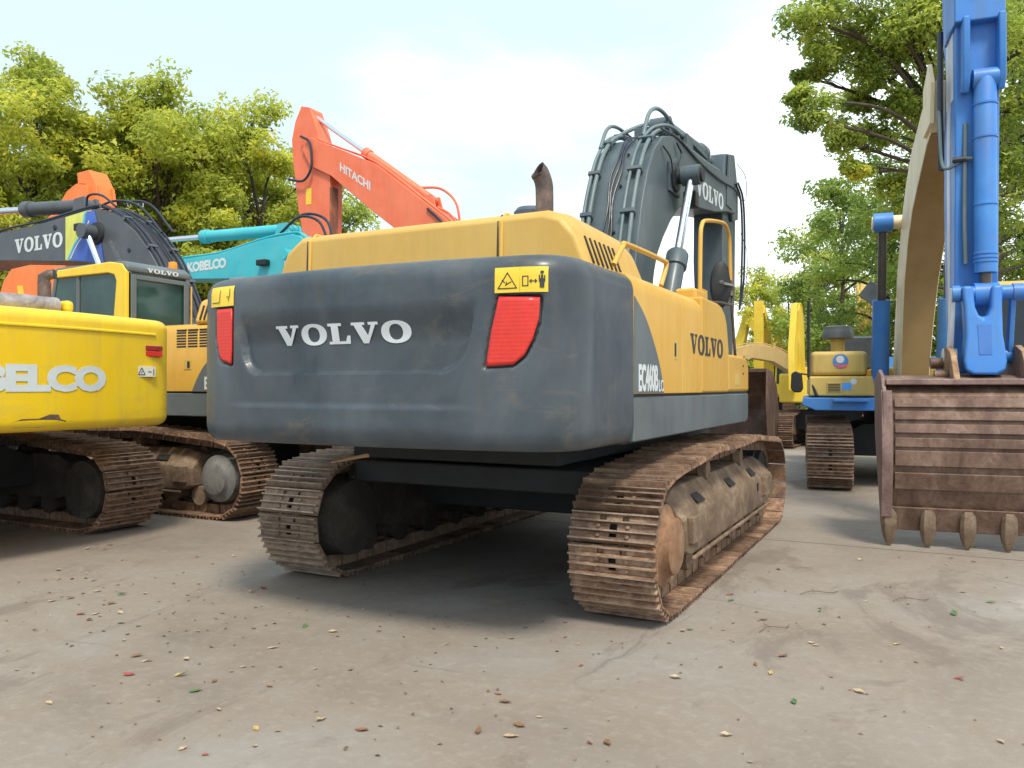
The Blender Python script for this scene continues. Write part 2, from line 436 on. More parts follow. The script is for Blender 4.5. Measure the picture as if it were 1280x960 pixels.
    if detail > 1:
        mb = MB()
        for y in (-half+1.0, half-1.2, half-2.2):
            x = xo - side*.10
            mb.obox((x+side*.02, y, .725), (.16, .22, .012), Matrix.Rotation(side*R(54-14), 3, 'Y'))
        mb.each('frame_slot', BLACK, parent)
        mb = MB()
        for y in (-half+.62, half-.75): mb.box((min(xo, xo+side*.05), y-.12, .42), (max(xo, xo+side*.05), y+.10, .62))
        mb.each('frame_guard', frame, parent, bevel=.01)
        mb = MB(); mb.box((xo-.006, half-1.15, .50), (xo+.014 if side > 0 else xo+.006, half-1.10, .58)); mb.build('grease_hole', BLACK, parent)
    return tr

def carbody(parent, gauge, mat=UNDER, top=1.1):
    mb = MB()
    mb.prism([(-gauge/2+.1,.45),(gauge/2-.1,.45),(gauge/2-.1,.75),(.75,.98),(-.75,.98),(-gauge/2+.1,.75)], 'y', -.95, .95)
    mb.build('car_body', mat, parent, bevel=.02)
    mb = MB(); mb.lathe((0,0,.96), (0,0,1), [(0,.72),(.1,.72),(.1,.68),(top-.96+.02,.68)], 36); mb.build('slew_ring', mat, parent)

def cylinder(parent, foot, tip, split, rb, rr, mat, rod=CHROME, name='boom_cylinder', collar=True):
    foot = Vector(foot); tip = Vector(tip); d = tip-foot; L = d.length; u = d/L; s = split*L
    mb = MB(); prof = [(0, rb*.9), (.02, rb), (s-.22, rb)] + ([(s-.21, rb*1.22), (s-.03, rb*1.22), (s, rb*1.05), (s+.005, rr*1.3)] if collar else [(s, rb)])
    mb.lathe(foot, u, prof, 22)
    mb.cyl(foot + Vector((-rb*1.1,0,0)), foot + Vector((rb*1.1,0,0)), rb*.95)
    c = mb.build(name, mat, parent)
    mb = MB(); mb.lathe(foot, u, [(s-.02, rr), (L-.08, rr)], 18); mb.build('rod', rod, c)
    mb = MB(); mb.cyl(tip + Vector((-rb*1.05,0,0)), tip + Vector((rb*1.05,0,0)), rb*1.15); mb.build('rod_eye', mat, c)
    return c

def cab(parent, x0, x1, y0, y1, z0, z1, frame, roof, glass=GLASS, slope=.25):
    """hollow-looking cab: corner posts, roof, lower panels and glazing"""
    mb = MB(); t = .07
    zb = z0 + (z1-z0)*.42
    side = [(y0, z0), (y1+.02, z0), (y1+.02, zb), (y1-slope, z1-.1), (y1-slope-.12, z1), (y0+.05, z1), (y0, z1-.08)]
    # lower body
    mb.box((x0, y0, z0), (x1, y1, zb-.2))
    # posts
    for x in (x0, x1-t):
        mb.box((x, y0, zb-.2), (x+t, y0+.13, z1-.1)); mb.box((x, (y0+y1)/2+.1, zb-.2), (x+t, (y0+y1)/2+.17, z1-.1))
        mb.add([(x,y1-.07,zb-.2),(x+t,y1-.07,zb-.2),(x+t,y1,zb-.2),(x,y1,zb-.2),(x,y1-slope-.07,z1-.1),(x+t,y1-slope-.07,z1-.1),(x+t,y1-slope,z1-.1),(x,y1-slope,z1-.1)],
               [(0,3,2,1),(4,5,6,7),(0,1,5,4),(1,2,6,5),(2,3,7,6),(3,0,4,7)])
    c = mb.build('cab', frame, parent, bevel=.02)
    mb = MB(); mb.prism([(y0-.01, z1-.13), (y1-slope+.05, z1-.13), (y1-slope+.02, z1-.02), (y1-slope-.1, z1+.02), (y0+.1, z1+.02), (y0-.01, z1-.05)], 'x', x0-.012, x1+.012)
    mb.build('cab_roof', roof, c, bevel=.03)
    mb = MB(); i = .02
    mb.prism([(y0+.1, zb-.2), (y1-.04, zb-.2), (y1-slope-.04, z1-.1), (y0+.1, z1-.1)], 'x', x0+i, x0+i+.012)
    mb.prism([(y0+.1, zb-.2), (y1-.04, zb-.2), (y1-slope-.04, z1-.1), (y0+.1, z1-.1)], 'x', x1-i-.012, x1-i)
    mb.each('side_window', glass, c)
    mb = MB(); mb.box((x0+.05, y0+.02, zb-.2), (x1-.05, y0+.034, z1-.12)); mb.build('rear_window', glass, c)
    mb = MB(); mb.add([(x0+.05,y1-.03,zb-.2),(x1-.05,y1-.03,zb-.2),(x1-.05,y1-slope-.03,z1-.1),(x0+.05,y1-slope-.03,z1-.1)], [(0,1,2,3)])
    mb.build('front_window', glass, c)
    return c

def bucket(parent, pivot, ang, w, sc=1.0, mat=BUCK, name='bucket', teeth=5):
    """side profile curled shell; ang rotates in the y-z plane"""
    ca, sa = math.cos(ang), math.sin(ang)
    def L(p): return (pivot[1] + sc*(p[0]*ca - p[1]*sa), pivot[2] + sc*(p[0]*sa + p[1]*ca))
    outer = [(0,0), (.45,-.05), (.85,-.30), (1.05,-.70), (.98,-1.10), (.70,-1.42), (.25,-1.55)]
    inner = [(.27,-1.49), (.66,-1.36), (.91,-1.08), (.98,-.70), (.80,-.35), (.42,-.11), (.02,-.06)]
    x0 = pivot[0]-w/2; x1 = pivot[0]+w/2
    mb = MB(); mb.prism([L(p) for p in outer+inner], 'x', x0, x1)
    b = mb.build(name, mat, parent, bevel=.006)
    mb = MB()
    sidep = [L(p) for p in [(-.02,-.02)] + outer[1:] + [(.1,-1.2), (-.08,-.55)]]
    for x in (x0-.03, x1): mb.prism(sidep, 'x', x, x+.03)
    mb.each('side_plate', mat, b)
    for k in range(teeth):
        x = x0 + w*(k+.5)/teeth; a = L((.30,-1.52)); c = L((.02,-1.66)); 
        mb = MB(); d = Vector((0, c[0]-a[0], c[1]-a[1])).normalized(); q = Vector((1,0,0)); nn = q.cross(d)
        A = Vector((x, a[0], a[1])); vs = []
        for t, hw, hh in ((0,.07,.06),(.12*sc,.065,.055),(.26*sc,.03,.014)):
            for sx, sz in ((-1,-1),(1,-1),(1,1),(-1,1)): vs.append(A + d*t + q*sx*hw*sc + nn*sz*hh*sc)
        fs = [(0,1,2,3),(8,9,10,11)] + [(i*4+j, i*4+(j+1)%4, (i+1)*4+(j+1)%4, (i+1)*4+j) for i in range(2) for j in range(4)]
        mb.add(vs, fs); mb.build('bucket_tooth', TOOTH, b)
    mb = MB()
    for x in (pivot[0]-.28*sc, pivot[0]+.22*sc):
        mb.prism([L(p) for p in [(-.05,-.02),(.5,-.12),(.42,.16),(.25,.26),(.05,.28),(-.08,.15)]], 'x', x, x+.05)
    mb.each('bucket_ear', mat, b)
    return b
# ------------------------------------------------------------------ camera, sky, sun
cam_d = bpy.data.cameras.new('camera'); cam = bpy.data.objects.new('camera', cam_d); COL.objects.link(cam); SC.camera = cam
cam.location = (3.17, -7.51, 1.57); cam.rotation_euler = (R(90.29), 0, R(27.3))
cam_d.sensor_width = 36; cam_d.lens = 28.125; cam_d.clip_start = .05; cam_d.clip_end = 3000
w = bpy.data.worlds.new('World'); SC.world = w; w.use_nodes = True
n, l = w.node_tree.nodes, w.node_tree.links; n.clear()
SUN_EL, SUN_AZ = 58, 142        # azimuth measured from +Y towards +X
sky = n.new('ShaderNodeTexSky'); sky.sky_type = 'NISHITA'; sky.sun_disc = False
sky.sun_elevation = R(SUN_EL); sky.sun_rotation = R(SUN_AZ); sky.air_density = 1.0; sky.dust_density = 2.5; sky.ozone_density = 1.2
tc = n.new('ShaderNodeTexCoord')
mp = n.new('ShaderNodeMapping'); mp.inputs['Scale'].default_value = (1, 1, 2.4); mp.inputs['Location'].default_value = (3.1, .4, .2)
l.new(tc.outputs['Generated'], mp.inputs['Vector'])
f = noise(n, l, 1.5, 8, .56, mp.outputs[0], .35)
f2 = noise(n, l, .75, 3, .5, mp.outputs[0])
ad = n.new('ShaderNodeMath'); ad.operation = 'MULTIPLY_ADD'; l.new(f, ad.inputs[0]); ad.inputs[1].default_value = 1.7; l.new(f2, ad.inputs[2])
dt = n.new('ShaderNodeVectorMath'); dt.operation = 'DOT_PRODUCT'; dt.inputs[1].default_value = (.75, .70, -.30)
l.new(tc.outputs['Generated'], dt.inputs[0])
ma = n.new('ShaderNodeMath'); ma.operation = 'MULTIPLY_ADD'; ma.inputs[1].default_value = .85; l.new(dt.outputs['Value'], ma.inputs[0]); l.new(ad.outputs[0], ma.inputs[2])
mr = n.new('ShaderNodeMapRange'); mr.interpolation_type = 'SMOOTHSTEP'
mr.inputs['From Min'].default_value = 1.22; mr.inputs['From Max'].default_value = 1.72; mr.inputs['To Min'].default_value = .33; mr.inputs['To Max'].default_value = .97
l.new(ma.outputs[0], mr.inputs['Value'])
cl = mix(n, l, mr.outputs[0], mix(n, l, .45, sky.outputs[0], (3.6, 5.7, 6.9)), (8.6, 9.4, 9.6))
bg = n.new('ShaderNodeBackground'); bg.inputs['Strength'].default_value = .105; l.new(cl, bg.inputs['Color'])
wo = n.new('ShaderNodeOutputWorld'); l.new(bg.outputs[0], wo.inputs['Surface'])
sd = bpy.data.lights.new('sun', 'SUN'); so = bpy.data.objects.new('sun', sd); COL.objects.link(so)
sd.energy = 2.1; sd.angle = R(12); sd.color = (1, .92, .77)
az = R(SUN_AZ); el = R(SUN_EL)
so.rotation_euler = Vector((-math.sin(az)*math.cos(el), -math.cos(az)*math.cos(el), -math.sin(el))).to_track_quat('-Z', 'Y').to_euler()
vs_ = SC.view_settings; vs_.view_transform = 'Standard'; vs_.look = 'None'; vs_.exposure = 0.80; vs_.gamma = 1

# ------------------------------------------------------------------ ground
m, n, l, p = nt('worn_concrete'); v = coords(n)
a = noise(n, l, .35, 6, .6, v, .6); b = noise(n, l, 1.8, 9, .68, v, .5); c_ = noise(n, l, 14, 8, .75, v); d_ = noise(n, l, 90, 5, .8, v)
col = ramp(n, l, a, [(.30, (.170, .140, .112)), (.45, (.235, .195, .158)), (.56, (.250, .222, .195)), (.72, (.35, .315, .28))])
col = mix(n, l, ramp(n, l, b, [(.48, g3(0)), (.72, g3(.6))]), col, (.205, .160, .122))
col = mix(n, l, ramp(n, l, c_, [(.50, g3(0)), (.75, g3(.45))]), col, (.36, .325, .29))
col = mix(n, l, ramp(n, l, d_, [(.55, g3(0)), (.8, g3(.35))]), col, (.20, .165, .14))
e_ = noise(n, l, .9, 7, .7, stretch(n, l, v, (1, .55, 1)), .9)
col = mix(n, l, ramp(n, l, e_, [(.56, g3(0)), (.62, g3(.5)), (.72, g3(.65))]), col, (.135, .105, .085))
sx = n.new('ShaderNodeSeparateXYZ'); l.new(v, sx.inputs[0])
wv = noise(n, l, 2.0, 4, .6, v)
def line(axis, pos, wid):
    q = n.new('ShaderNodeMath'); q.operation = 'MULTIPLY_ADD'; q.inputs[1].default_value = .05; l.new(wv, q.inputs[0]); l.new(sx.outputs[axis], q.inputs[2])
    r_ = n.new('ShaderNodeMath'); r_.operation = 'SUBTRACT'; l.new(q.outputs[0], r_.inputs[0]); r_.inputs[1].default_value = pos
    s_ = n.new('ShaderNodeMath'); s_.operation = 'ABSOLUTE'; l.new(r_.outputs[0], s_.inputs[0])
    t_ = n.new('ShaderNodeMapRange'); t_.inputs['From Min'].default_value = wid; t_.inputs['From Max'].default_value = wid*2.2; t_.inputs['To Min'].default_value = .8; t_.inputs['To Max'].default_value = 0
    l.new(s_.outputs[0], t_.inputs['Value']); return t_.outputs[0]
vo_ = n.new('ShaderNodeTexVoronoi'); vo_.feature = 'DISTANCE_TO_EDGE'; vo_.inputs['Scale'].default_value = .42
dv = n.new('ShaderNodeMix'); dv.data_type = 'VECTOR'; dv.inputs[0].default_value = .16
nn_ = n.new('ShaderNodeTexNoise'); nn_.inputs['Scale'].default_value = 1.6; nn_.inputs['Detail'].default_value = 8; l.new(v, nn_.inputs['Vector'])
l.new(v, dv.inputs[4]); l.new(nn_.outputs['Color'], dv.inputs[5]); l.new(dv.outputs[1], vo_.inputs['Vector'])
ck = n.new('ShaderNodeMath'); ck.operation = 'MULTIPLY'
l.new(ramp(n, l, vo_.outputs['Distance'], [(0, g3(.42)), (.0022, g3(.28)), (.0045, g3(0))]), ck.inputs[0]); l.new(ramp(n, l, a, [(.46, g3(0)), (.56, g3(1))]), ck.inputs[1])
col = mix(n, l, ck.outputs[0], col, (.06, .05, .042))
for ax, pos in ((1, 1.12), (1, 7.2), (1, 14), (0, -8.5)):
    col = mix(n, l, line(ax, pos, .010), col, (.07, .06, .05))
l.new(col, p.inputs['Base Color']); l.new(ramp(n, l, b, [(.3, g3(.62)), (.7, g3(.92))]), p.inputs['Roughness'])
bm_ = n.new('ShaderNodeBump'); bm_.inputs['Strength'].default_value = .55; bm_.inputs['Distance'].default_value = .012
hs = n.new('ShaderNodeMath'); hs.operation = 'ADD'; l.new(c_, hs.inputs[0]); l.new(b, hs.inputs[1])
l.new(hs.outputs[0], bm_.inputs['Height']); l.new(bm_.outputs[0], p.inputs['Normal'])
g = MB(); g.add([(-400,-400,0),(400,-400,0),(400,400,0),(-400,400,0)], [(0,1,2,3)])
go = g.build('yard_ground', m); go['kind'] = 'structure'

# ------------------------------------------------------------------ the big excavator in the middle
EX = root('excavator', 'large yellow excavator with rounded grey counterweight and red tail lights, nearest the camera', 'excavator', (0,0,0), 0, 'excavators parked in the yard')
# --- counterweight
def bez(a, b, c, n): return [tuple((1-t)**2*a[k] + 2*t*(1-t)*b[k] + t*t*c[k] for k in (0, 1)) for t in [i/n for i in range(n)]]
rear = lambda x: -3.70 + .095*(x/1.15)**2
half_r = [(x, rear(x)) for x in [1.12*k/95 for k in range(95)]] + bez((1.12, rear(1.12)), (1.50, -3.58), (1.49, -3.20), 40) + [(1.49, -3.20 + .67*k/24) for k in range(25)]
half_l = [(x, rear(x)) for x in [1.00*k/85 for k in range(85)]] + bez((1.00, rear(1.0)), (1.47, -3.60), (1.46, -2.98), 48) + [(1.46, -2.98 + .45*k/20) for k in range(21)]
outline = [(-x, y) for x, y in reversed(half_l[1:])] + half_r
ON = []
for i in range(len(outline)):
    a = Vector(outline[max(0, i-1)]); b = Vector(outline[min(len(outline)-1, i+1)]); t = (b-a).normalized(); ON.append(Vector((t.y, -t.x)))
RX = np.array([q[0] for q in outline if q[1] < -3.09]); RY = np.array([q[1] for q in outline if q[1] < -3.09])
LAMP = [(1.075,2.075),(1.30,2.065),(1.295,1.95),(1.265,1.84),(1.22,1.75),(1.16,1.70),(1.00,1.69),(1.03,1.88)]
def pdist(x, z, poly):
    """>0 inside"""
    d = 1e9; ins = False
    for (x0, z0), (x1, z1) in zip(poly, poly[1:]+poly[:1]):
        dx, dz = x1-x0, z1-z0; t = max(0, min(1, ((x-x0)*dx+(z-z0)*dz)/(dx*dx+dz*dz)))
        d = min(d, math.hypot(x-x0-t*dx, z-z0-t*dz))
        if (z0 > z) != (z1 > z) and x < (x1-x0)*(z-z0)/(z1-z0)+x0: ins = not ins
    return d if ins else -d
def sm(t): t = max(0, min(1, t)); return t*t*(3-2*t)
LAMP_L = [(.93,2.10),(1.09,2.10),(1.085,1.90),(1.05,1.775),(1.02,1.75),(.93,1.73)]
PANEL = bez((-.83,1.86), (-.815,1.655), (-.64,1.655), 12) + bez((.68,1.655), (.865,1.655), (.905,1.86), 12) + [(.905,1.86),(.97,2.18),(-.85,2.18)]
def disp(x, z):
    d = 0.0
    if 1.6 < z < 2.2 and abs(x) < 1.1:
        d += .050*sm((pdist(x, z, PANEL)+.005)/.026)*(1-sm((z-1.84)/.24))
    if .88 < abs(x) < 1.36: d += .030*sm((pdist(abs(x), z, LAMP if x > 0 else LAMP_L)+.020)/.014)
    d -= .010*sm((1.470-z)/.018)*sm((1.0-abs(x))/.30)*sm((z-1.25)/.1)
    return d
def inset(z):
    if z < 1.33: return .075*(1-math.sqrt(max(0, 1-((1.33-z)/.118)**2)))
    if z > 2.20: return .10*(1-math.sqrt(max(0, 1-((z-2.20)/.115)**2))) + .012*(z-1.9)
    return .012*max(0, z-1.9)
def rear_y(x, z): return float(np.interp(x, RX, RY)) + disp(x, z) + inset(z)
zs = [1.2155, 1.217, 1.222, 1.23, 1.242, 1.258, 1.28] + [1.30 + .0125*k for k in range(73)] + [2.22, 2.24, 2.26, 2.28, 2.295, 2.305, 2.311, 2.3145]
mb = MB(); nO = len(outline)
for z in zs:
    for (x, y), N in zip(outline, ON):
        i = inset(z); d = disp(x, z) if y < -3.3 else 0
        mb.v.append((x - N.x*i, y - N.y*i + d, z))
for r_ in range(len(zs)-1):
    for k in range(nO-1):
        a = r_*nO+k; mb.f.append((a, a+1, a+nO+1, a+nO))
mb.f.append(tuple(range(nO))[::-1]); mb.f.append(tuple((len(zs)-1)*nO+k for k in range(nO)))
mb.f.append(tuple([r_*nO for r_ in range(len(zs))] + [r_*nO+nO-1 for r_ in reversed(range(len(zs)))]))
CW = mb.build('counterweight', GREY, EX, angle=50)
for sgn in (-1, 1):
    mb = MB(); L_ = [(sgn*p_[0], p_[1]) for p_ in (LAMP if sgn > 0 else LAMP_L)]; nn = len(L_)
    cx_ = sum(p_[0] for p_ in L_)/nn; cz_ = sum(p_[1] for p_ in L_)/nn
    lam = [(cx_+(x-cx_)*1.0, cz_+(z-cz_)*1.0) for x, z in L_]
    vs = []; K = 8; lam = [(a[0]+(b[0]-a[0])*t/4, a[1]+(b[1]-a[1])*t/4) for a, b in zip(lam, lam[1:]+lam[:1]) for t in range(4)]; nn = len(lam)
    ins_ = -.002
    #                                  # follow the curve of the casting
    for k in range(1, K+1):
        s_ = k/K
        for x, z in lam:
            X = cx_+(x-cx_)*s_; Z = cz_+(z-cz_)*s_; vs.append((X, float(np.interp(X, RX, RY))+inset(Z)+.014, Z))
    fs = [(k*nn+j, k*nn+(j+1) % nn, (k+1)*nn+(j+1) % nn, (k+1)*nn+j) for k in range(K-1) for j in range(nn)] + [tuple(range(nn))]
    mb.add(vs, fs); o = mb.build('tail_light', RED, CW)
    sol = o.modifiers.new('s', 'SOLIDIFY'); sol.thickness = .014; sol.offset = 1
serif_word(lambda u, v_, t: (-.515+u*1.03, rear_y(-.515+u*1.03, 1.84+v_*.125)-.001-t, 1.838+v_*.125), .004).build('lettering', LETW, CW)
def decal(x0, x1, z0, z1, off, mat, name, parent, nx=10):
    mb = MB(); vs = []; nz = 6
    for k in range(nx+1):
        x = x0+(x1-x0)*k/nx
        for j in range(nz+1): z = z0+(z1-z0)*j/nz; vs.append((x, rear_y(x, z)-off, z))
    mb.add(vs, [(k*(nz+1)+j, (k+1)*(nz+1)+j, (k+1)*(nz+1)+j+1, k*(nz+1)+j+1) for k in range(nx) for j in range(nz)]); o = mb.build(name, mat, parent); return o
def strokes(paths, wd, parent, off, mat=LETK, name='label_symbols'):
    mb = MB()
    for (x0, z0), (x1, z1) in paths:
        dx, dz = x1-x0, z1-z0; L_ = math.hypot(dx, dz); nx, nz = -dz/L_*wd/2, dx/L_*wd/2; ex, ez = dx/L_*wd*.4, dz/L_*wd*.4
        q = [(x0-ex+nx,z0-ez+nz),(x0-ex-nx,z0-ez-nz),(x1+ex-nx,z1+ez-nz),(x1+ex+nx,z1+ez+nz)]
        mb.add([(x, rear_y(x, z)-off-random.uniform(0, .0012), z) for x, z in q], [(0,1,2,3)])
    return mb.build(name, mat, parent, recalc=False)
for xa, xb, za, zb, flip in ((1.055, 1.345, 2.095, 2.235, 0), (-1.16, -.905, 2.118, 2.252, 1)):
    pl = decal(xa, xb, za, zb, .004, SIGNY, 'warning_label', EX, 14)
    W = xb-xa; H = zb-za; X = lambda u: xa+u*W; Z = lambda v_: za+v_*H
    if not flip:
        T3 = [((.07,.17),(.44,.17)),((.44,.17),(.255,.78)),((.255,.78),(.07,.17))]
        S_ = T3 + [((.555,.25),(.555,.62)),((.555,.62),(.655,.62)),((.655,.62),(.655,.25)),((.655,.25),(.555,.25)),
                   ((.69,.43),(.81,.43)),((.69,.43),(.715,.49)),((.69,.43),(.715,.37)),((.81,.43),(.785,.49)),((.81,.43),(.785,.37)),
                   ((.22,.30),(.27,.36)),((.24,.42),(.22,.30)),((.27,.36),(.33,.42)),((.15,.50),(.20,.40))]
        strokes([((X(a[0]), Z(a[1])), (X(b[0]), Z(b[1]))) for a, b in S_], .0055, pl, .0055)
        M_ = [((.885,.20),(.885,.5)),((.925,.20),(.925,.5)),((.905,.48),(.905,.64))]
        strokes([((X(a[0]), Z(a[1])), (X(b[0]), Z(b[1]))) for a, b in M_], .011, pl, .008)
        strokes([((X(.905), Z(.76)), (X(.906), Z(.78)))], .016, pl, .008)
        strokes([((X(a), Z(.64)), (X(a), Z(.42))) for a in (.862, .948)], .006, pl, .008)
        strokes([((X(.5), Z(.04)), (X(.5), Z(.96)))], .0015, pl, .0055)
    else:
        strokes([((X(a[0]), Z(a[1])), (X(b[0]), Z(b[1]))) for a, b in [((.1,.2),(.42,.2)),((.42,.2),(.45,.8)),((.84,.45),(.84,.85)),((.72,.45),(.78,.45)),((.80,.25),(.80,.45))]], .006, pl, .0085)
# --- house
HF = MB(); HF.prism([(-1.44,1.20),(1.44,1.20),(1.44,2.27),(-1.44,2.27)], 'y', -2.62, -.2); HF.box((-1.44,-.2,1.2),(1.40,1.25,1.7)); HF.build('deck_frame', UNDER, EX, bevel=.02)
mb = MB()
mb.prism([(1.10,1.53),(1.49,1.53),(1.49,2.20),(1.475,2.27),(1.43,2.32),(1.34,2.345),(1.10,2.35)], 'y', -2.525, -1.36)
mb.prism([(1.10,1.53),(1.49,1.53),(1.49,2.20),(1.475,2.27),(1.43,2.32),(1.34,2.345),(1.10,2.35)], 'y', -1.352, -.735)
SP = mb.build('side_panel', Y_MAIN, EX, bevel=.006)
mb = MB()
mb.prism([(-.727,1.53),(.32,1.53),(.32,1.95),(.24,2.18),(.16,2.27),(.02,2.33),(-.12,2.345),(-.727,2.35)], 'x', 1.10, 1.488)
mb.build('front_panel', Y_MAIN, EX, bevel=.02, seg=3)
mb = MB(); mb.prism([(.322,1.53),(1.31,1.53),(1.31,1.78),(1.24,1.88),(1.05,1.90),(.322,1.90)], 'x', 1.02, 1.486)
tb = mb.build('toolbox', Y_MAIN, EX, bevel=.035, seg=3)
mb = MB(); mb.box((1.484,.62,1.60),(1.489,.80,1.72)); mb.build('hatch', Y_OLD, tb)
mb = MB(); mb.cyl((1.48,1.0,1.72),(1.492,1.0,1.72),.012,10); mb.cyl((1.48,1.0,1.80),(1.492,1.0,1.80),.012,10); mb.build('lock_plug', BLACK, tb)
mb = MB(); mb.prism([(-2.50,1.215),(1.22,1.215),(1.27,1.24),(1.30,1.30),(1.30,1.512),(-2.50,1.512)], 'x', 1.30, 1.482)
mb.build('skirt_panel', GREY2, EX, bevel=.012)
mb = MB(); mb.box((1.2,-2.53,1.505),(1.470,1.28,1.54)); mb.build('panel_gap', BLACK, EX)
mb = MB(); q = [(y, z) for _, y, z in [tuple(k) for k in curve([(0,-2.522,2.17),(0,-2.30,2.055),(0,-2.09,1.875),(0,-1.95,1.71),(0,-1.865,1.535)], 6)]] + [(-2.522,1.535)]
mb.prism(q, 'x', 1.486, 1.4935); DS = mb.build('dark_stripe', GREY2, EX)
font_word('EC460B', lambda u, v_, t: (1.4945+t, -2.445+.43*u, 1.545+.19*v_), .002, .035, .95).build('lettering', LETW, DS)
font_word('LC', lambda u, v_, t: (1.4945+t, -1.995+.11*u, 1.545+.085*v_), .002, .02).build('lettering', LETW, DS)
serif_word(lambda u, v_, t: (1.4885+t, -1.12+1.17*u, 1.85+.165*v_), .003).build('side_lettering', LETK, EX)
mb = MB(); mb.box((1.489,-1.60,1.79),(1.4925,-1.49,1.93)); lt = mb.build('latch', Y_OLD, EX)
mb = MB(); mb.box((1.4925,-1.585,1.81),(1.495,-1.545,1.91)); mb.build('latch_slot', BLACK, lt)
# engine hood
mb = MB()
def hood_sec(y, s_):
    return [(-1.27,y,2.24),(-1.25,y,2.46*s_),(-1.18,y,2.62*s_),(-1.04,y,2.715*s_),(1.00,y,2.715*s_),(1.12,y,2.68*s_),(1.22,y,2.56*s_),(1.33,y,2.26)]
ss = [hood_sec(-2.86, .985), hood_sec(-2.835, .996), hood_sec(-2.78, 1.004), hood_sec(-2.70, 1.006), hood_sec(-1.78, 1.0), hood_sec(-1.70, .985)]
ss[0] = [(x*.985, y, z) for x, y, z in ss[0]]
for s_ in ss: mb.v += s_
k8 = 8
mb.f += [tuple(range(k8)), tuple(5*k8+j for j in range(k8))] + [(i*k8+j, i*k8+(j+1) % k8, (i+1)*k8+(j+1) % k8, (i+1)*k8+j) for i in range(5) for j in range(k8)]
HD = mb.build('engine_hood', Y_HOOD, EX, bevel=.05, seg=3, angle=60)
mb = MB()
for xx in (-.93, .70):
    pts = [(xx-.035, -2.868, 2.32), (xx-.035, -2.855, 2.67), (xx-.035, -2.80, 2.722), (xx-.035, -1.75, 2.722)]
    mb.tube(pts, .007, 6); mb.tube([(x+.02, y, z) for x, y, z in pts], .006, 6)
mb.build('hood_seam', plain('seam_dark', (.06, .04, .025), .8), HD)
mb = MB()
for xx in (-.93, .70):
    pts = [(xx-.006, -2.872, 2.32), (xx-.006, -2.862, 2.67), (xx-.006, -2.80, 2.728), (xx-.006, -1.75, 2.728)]; mb.tube(pts, .013, 8)
mb.each('hood_ridge', Y_MAIN, HD)
mb = MB()
for k in range(7):
    y = -2.74 + k*.085; mb.obox((1.262, y, 2.455), (.014, .024, .19), Matrix.Rotation(R(-20), 3, 'Y'))
mb.build('hood_louvre', BLACK, HD)
mb = MB(); mb.lathe((.74,-2.45,2.712), (0,0,1), [(0,.17),(.016,.165)], 24); mb.build('hood_recess', DARK, HD)
mb = MB(); mb.tube(curve([(.80,-2.42,2.60),(.80,-2.42,2.90),(.797,-2.425,3.00),(.78,-2.445,3.07),(.77,-2.46,3.09)], 6), .063, 26, caps=False)
nv = len(mb.v)-26; ctr = sum((Vector(v_) for v_ in mb.v[nv:]), Vector())/26; T_ = Vector((-.30,-.65,.6)).normalized(); wv_ = Vector((.2,.2,.6))
for k in range(nv, nv+26):
    o_ = Vector(mb.v[k])-ctr; mb.v[k] = tuple(Vector(mb.v[k]) + T_*(o_.dot(wv_)*.6))
endring = [Vector(mb.v[k]) for k in range(nv, nv+26)]
XP = mb.build('exhaust_pipe', EXH, EX)
sol = XP.modifiers.new('s', 'SOLIDIFY'); sol.thickness = .006
mb = MB(); mb.add([tuple(v_ - T_*.03 + (ctr-v_)*.06) for v_ in endring], [tuple(range(26))]); mb.build('pipe_opening', BLACK, XP)
mb = MB(); mb.lathe((.56,-2.15,2.66), (0,0,1), [(0,.08),(.12,.08),(.125,.125),(.22,.125),(.25,.10),(.255,.02)], 28); mb.build('air_cleaner_cap', plain('cap_blue_grey', (.06,.075,.11), .45), EX)
# rails, mirrors
mb = MB(); mb.tube(curve([(1.40,-2.66,2.36),(1.42,-2.55,2.49),(1.42,-2.44,2.52),(1.42,-1.65,2.53),(1.42,-1.56,2.50),(1.41,-1.66,2.34)], 6), .019, 10); mb.build('hood_handrail', Y_MAIN, EX)
mb = MB(); mb.tube(curve([(1.28,.02,2.33),(1.28,.05,2.95),(1.28,.10,3.12),(1.28,.28,3.20),(1.28,1.0,3.31),(1.28,1.22,3.27),(1.28,1.32,3.15),(1.28,1.36,2.75)], 6), .021, 10)
mb.box((1.235,-.05,2.33),(1.325,.14,2.50)); HR = mb.build('handrail', Y_MAIN, EX)
mb = MB(); mb.box((1.16,-.42,2.32),(1.36,-.02,2.47)); mb.build('filler_box', Y_MAIN, EX, bevel=.03)
mb = MB(); mb.tube(curve([(1.28,.20,2.40),(1.28,.9,2.46),(1.28,1.36,2.48),(1.28,1.44,2.52),(1.28,1.42,2.98)], 6), .014, 8); mb.tube([(1.28,1.42,2.5),(1.28,1.62,1.90)], .016, 8); mb.tube([(1.28,1.40,2.58),(1.28,1.44,2.70),(1.28,1.42,2.85)], .026, 8)
mb.build('rail_post', EXH, EX)
mb = MB(); mb.lathe((1.20,1.28,2.70), (-.46,.88,0), [(0,.05),(.01,.16),(.04,.19),(.06,.19),(.065,.17)], 22)
mb.v = [(x, y, 2.70+(z-2.70)*1.35) if True else 0 for x, y, z in mb.v]; mb.v = [(1.20+(x-1.20)*.62, 1.28+(y-1.28)*.62, z) for x, y, z in mb.v]
MR = mb.build('side_mirror', BLACK, EX)
mb = MB(); mb.tube([(1.22,1.16,2.72),(1.24,1.20,2.70),(1.30,1.40,2.70)], .018, 8); mb.build('mirror_clamp', CHROME, MR)
# cab (left front, out of sight behind the hood)
cab(EX, -1.45, -.45, -.35, 1.45, 1.22, 2.62, GREY2, GREY2)
